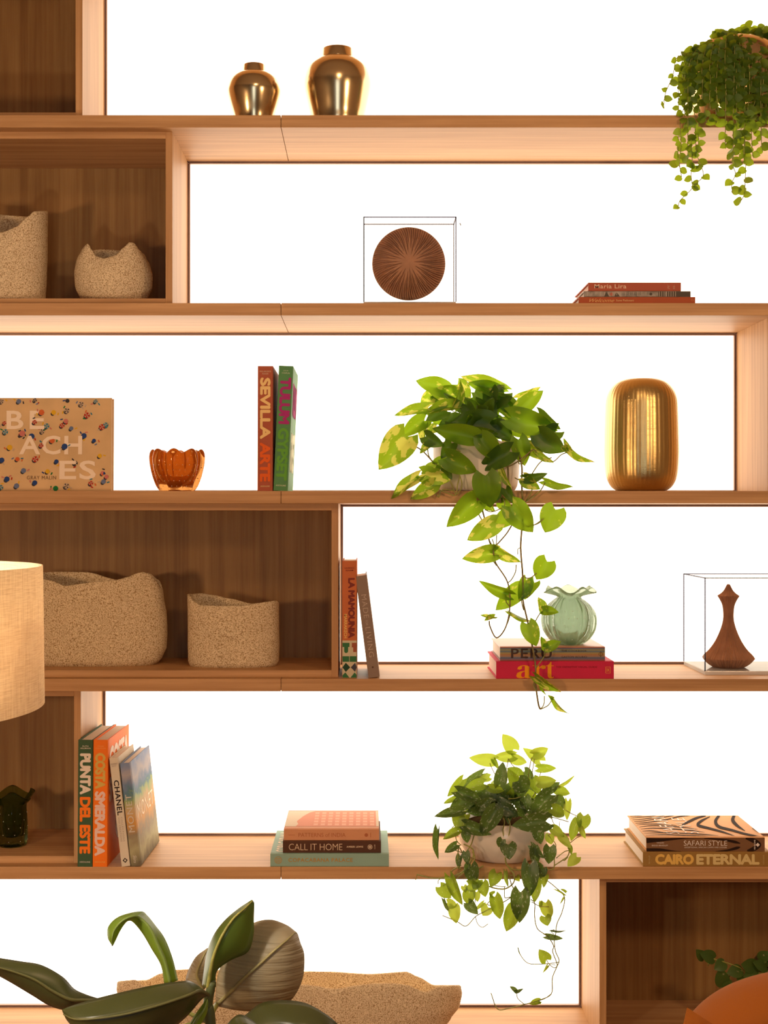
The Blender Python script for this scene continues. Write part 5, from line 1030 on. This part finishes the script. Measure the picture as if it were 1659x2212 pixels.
# dark leaf lower right, and the small one before it
bigleaf([((470,2240,-.05),(472,2244,-.05),(474,2248,-.05)), ((530,2193,-.07),(520,2220,-.10),(520,2260,-.07)), ((566,2167,-.09),(575,2215,-.13),(590,2280,-.09)), ((613,2161,-.10),(630,2215,-.15),(650,2290,-.10)), ((659,2167,-.11),(680,2220,-.15),(700,2280,-.11)), ((699,2188,-.12),(715,2225,-.14),(730,2262,-.12)), ((730,2213,-.12),(738,2235,-.12),(745,2250,-.12)), ((765,2255,-.12),(766,2256,-.12),(767,2258,-.12))], rubber_d, nacross=12)
bigleaf([((470,2240,-.16),(472,2242,-.16),(474,2244,-.16)), ((500,2203,-.18),(505,2220,-.20),(510,2245,-.18)), ((520,2192,-.18),(530,2215,-.21),(540,2250,-.18)), ((545,2205,-.18),(560,2225,-.2),(570,2250,-.18)), ((575,2232,-.18),(580,2240,-.18),(590,2250,-.18))], rubber_d)
# narrow young leaf beside the stem
bigleaf([((405,2225,-.05),(412,2228,-.05),(420,2230,-.05)), ((418,2198,-.05),(425,2203,-.06),(436,2208,-.05)), ((434,2175,-.05),(441,2180,-.06),(447,2186,-.05)), ((447,2158,-.05),(448,2158,-.05),(449,2160,-.05))], rubber_g)
tube('petiole', [W(452, 2170, YG), W(440, 2148, YG + .0), W(432, 2145, YG - .03)], .004, stem_m, big)
tube('petiole', [W(455, 2200, YG), W(462, 2180, YG + .05), W(468, 2170, YG + .10)], .005, stem_m, big)
tube('petiole', [W(452, 2200, YG), W(330, 2230, YG + .02), W(250, 2185, YG + .04), W(212, 2160, YG + .05)], .004, stem_m, big)
tube('petiole', [W(452, 2210, YG), W(400, 2180, YG), W(370, 2122, YG - .005)], .004, stem_m, big)

# ------------------------------------------------------------------ floor lamp with drum shade
dl = 1.70; YL = dl - D; kk = dl / F
Xl = (-409 - VX) * kk; Rl = 500 * kk * 0.985; zt_ = H - 117 * kk; zb_ = H - 423 * kk
lamp = thing('floor_lamp', 'floor lamp with a linen drum shade at the left edge', 'lamp', (Xl, YL, 0))
def linen():
    m, t, b = nt('lit_linen'); L = t.links.new
    tc = t.nodes.new('ShaderNodeTexCoord')
    def nz(s):
        mp = t.nodes.new('ShaderNodeMapping'); mp.inputs['Scale'].default_value = s; n = t.nodes.new('ShaderNodeTexNoise'); n.inputs['Scale'].default_value = 1; n.inputs['Detail'].default_value = 3
        L(tc.outputs['Object'], mp.inputs[0]); L(mp.outputs[0], n.inputs['Vector']); return n
    a = nz((700, 700, 25)); c = nz((40, 40, 900)); ad = t.nodes.new('ShaderNodeMath'); ad.operation = 'ADD'; L(a.outputs['Fac'], ad.inputs[0]); L(c.outputs['Fac'], ad.inputs[1])
    r = t.nodes.new('ShaderNodeValToRGB'); hf = t.nodes.new('ShaderNodeMath'); hf.operation = 'MULTIPLY'; hf.inputs[1].default_value = .5; L(ad.outputs[0], hf.inputs[0]); L(hf.outputs[0], r.inputs['Fac'])
    r.color_ramp.elements[0].position = .35; r.color_ramp.elements[1].position = .6; r.color_ramp.elements[0].color = (.66, .49, .30, 1); r.color_ramp.elements[1].color = (.90, .75, .54, 1)
    tr = t.nodes.new('ShaderNodeBsdfTranslucent'); mx = t.nodes.new('ShaderNodeMixShader'); mx.inputs[0].default_value = .45
    L(r.outputs['Color'], b.inputs['Base Color']); L(r.outputs['Color'], tr.inputs[0]); b.inputs['Roughness'].default_value = .9
    out = [n for n in t.nodes if n.type == 'OUTPUT_MATERIAL'][0]; L(b.outputs[0], mx.inputs[1]); L(tr.outputs[0], mx.inputs[2]); L(mx.outputs[0], out.inputs[0]); return m
lin = linen()
lathe('shade', Xl, YL, [(Rl, zb_), (Rl * .992, zt_), (Rl * .992 - .0016, zt_), (Rl - .0016, zb_), (Rl, zb_)], lin, lamp, seg=128, cap=False)
metal_m = mat('aged_brass', (.45, .3, .14), .35, 1.0)
lathe('base', Xl, YL, [(.16, 0), (.16, .02), (.03, .03), (.01, .035)], metal_m, lamp, seg=48)
tube('pole', [(Xl, YL, .03), (Xl, YL, zt_ - .03)], .009, metal_m, lamp, n=1, seg=12)
sp3 = [(Xl, YL, zt_ - .015)]
for q in range(3):
    a = 2 * PI * q / 3 + .4; tube('shade_spoke', [(Xl, YL, zt_ - .02), (Xl + (Rl - .004) * math.cos(a), YL + (Rl - .004) * math.sin(a), zt_ - .02)], .002, metal_m, lamp, n=1)
bulb = lathe('bulb', Xl + .03, YL, [(.005, zb_ + .03), (.03, zb_ + .05), (.032, zb_ + .07), (.015, zb_ + .10), (.012, zb_ + .11)], emit('warm_bulb', (1, .72, .42), 12), lamp, seg=24)
ll = bpy.data.lights.new('lamp_glow', 'POINT'); ll.energy = 30; ll.color = (1, .88, .72); ll.shadow_soft_size = .05
lo = bpy.data.objects.new('lamp_glow', ll); C.objects.link(lo); lo.location = (-.06, 0, (zt_ + zb_) / 2); lo.parent = lamp

# ------------------------------------------------------------------ armchair, lower right foreground
YA = -1.3; ka = PX(YA)
XA_ = W(1832, 0, YA).x
chair = thing('armchair', 'rust orange upholstered armchair with a rounded back, at the lower right', 'armchair', (XA_, YA, 0))
def canvas():
    m = mat('rust_canvas', (.36, .105, .014), .9, bump=.6, scale=900, spec=.2); return m
cvs = canvas()
def pillow(name, c, a, b, h, ex=2.6, m=None, parent=None, n=48, rot=None, pinch=0.0):
    """soft block: superellipsoid; a half width X, b half depth Y, h half height Z"""
    V = []; Fa = []; mrows = n // 2
    sg = lambda v, p: math.copysign(abs(v) ** p, v)
    for i in range(mrows + 1):
        ph = -PI / 2 + PI * i / mrows
        for j in range(n):
            th = 2 * PI * j / n; e1 = 2 / ex
            x = a * sg(math.cos(ph), e1) * sg(math.cos(th), e1); y = b * sg(math.cos(ph), e1) * sg(math.sin(th), e1); z = h * sg(math.sin(ph), e1)
            if pinch: q = (abs(x / a) * abs(z / h)) ** 1.5; x *= 1 + pinch * q; z *= 1 + pinch * q; y *= 1 - .6 * q
            p = Vector((x, y, z)); p = (rot @ p) if rot else p; V.append(Vector(c) + p)
    for i in range(mrows):
        for j in range(n): Fa.append((i * n + j, i * n + (j + 1) % n, (i + 1) * n + (j + 1) % n, (i + 1) * n + j))
    return mk(name, V, Fa, m or cvs, parent, smooth=True)
zap = H - (2094 - VY) * ka
# dome-shaped back: superellipse outline in XZ, soft in Y
def dome():
    V = []; Fa = []; n = 64; mm = 14
    a = 388 * ka; hb = .36
    for i in range(mm + 1):
        u = -PI / 2 + PI * i / mm; yy = .085 * math.sin(u); s = .80 + .20 * math.cos(u) ** .6 if 0 < i < mm else .80
        for j in range(n):
            th = PI * j / (n - 1); x = a * math.copysign(abs(math.cos(th)) ** .80, math.cos(th)); z = hb * math.sin(th) ** .48 if j not in (0, n - 1) else 0
            V.append((XA_ + x * (s + .02), YA + yy - .01, zap - hb - .02 + z * s + (hb + .02) * 0 + (.02 + hb * (1 - 1)) ))
    for i in range(mm):
        for j in range(n - 1): Fa.append((i * n + j, i * n + j + 1, (i + 1) * n + j + 1, (i + 1) * n + j))
    Fa.append(tuple(range(n))); Fa.append(tuple(range(mm * n, (mm + 1) * n))[::-1])
    return V, Fa
v, f = dome(); mk('backrest', v, f, cvs, chair, smooth=True)
pillow('seat', (XA_, YA - .30, .28), .30, .28, .07, 4, parent=chair)
pillow('frame_base', (XA_, YA - .26, .17), .34, .32, .05, 6, parent=chair)
for s in (-1, 1): pillow('armrest', (XA_ + s * .315, YA - .26, .34), .06, .30, .12, 3, parent=chair)
for sx in (-1, 1):
    for sy in (.02, -.52): tube('leg', [(XA_ + sx * .27, YA + sy, .15), (XA_ + sx * .29, YA + sy, 0)], .018, oak_z, chair, n=1, seg=10, r2=.012)
# seam piping round the left shoulder of the back
for off in (0, 3.5):
    pts = [W(x + off, y - off * .3, YA) + Vector((0, -.088, 0)) for x, y in ((1503, 2183), (1515, 2177), (1530, 2185), (1543, 2198), (1556, 2215))]
    tube('seam', pts, .0011, mat('seam_thread', (.62, .30, .10), .7), chair, n=5)
# loose cushion with pointed corner in front
ct = W(1484, 2174, YA)
cu = thing('throw_cushion', 'rust orange cushion with a pointed corner, against the armchair', 'cushion', (ct.x + .05, YA - .18, .5))
def cushion():
    V = []; Fa = []; n = 20; s_ = .14; c = Vector((0, 0, 0))
    for sd in (-1, 1):
        b0 = len(V)
        for i in range(n + 1):
            for j in range(n + 1):
                u, w_ = -1 + 2 * i / n, -1 + 2 * j / n
                th = (max(0, (1 - u ** 2) * (1 - w_ ** 2))) ** .42 * .07
                sh = 1 - .10 * ((1 - u * u) * abs(w_) ** 2 + (1 - w_ * w_) * abs(u) ** 2)
                V.append((u * s_ * sh, sd * th, w_ * s_ * sh))
        for i in range(n):
            for j in range(n):
                q = (b0 + i * (n + 1) + j, b0 + (i + 1) * (n + 1) + j, b0 + (i + 1) * (n + 1) + j + 1, b0 + i * (n + 1) + j + 1); Fa.append(q if sd < 0 else q[::-1])
    return V, Fa
v, f = cushion(); rt = Matrix.Rotation(.42, 4, 'Y') @ Matrix.Rotation(-.12, 4, 'X')
corner = rt @ Vector((-.14, 0, .14)); Tc = W(1484, 2176, YA - .20); off = Tc - corner
cu.location = (off.x, off.y, off.z)
mk('cushion_cover', [off + rt @ Vector(p) for p in v], f, cvs, cu, smooth=True)
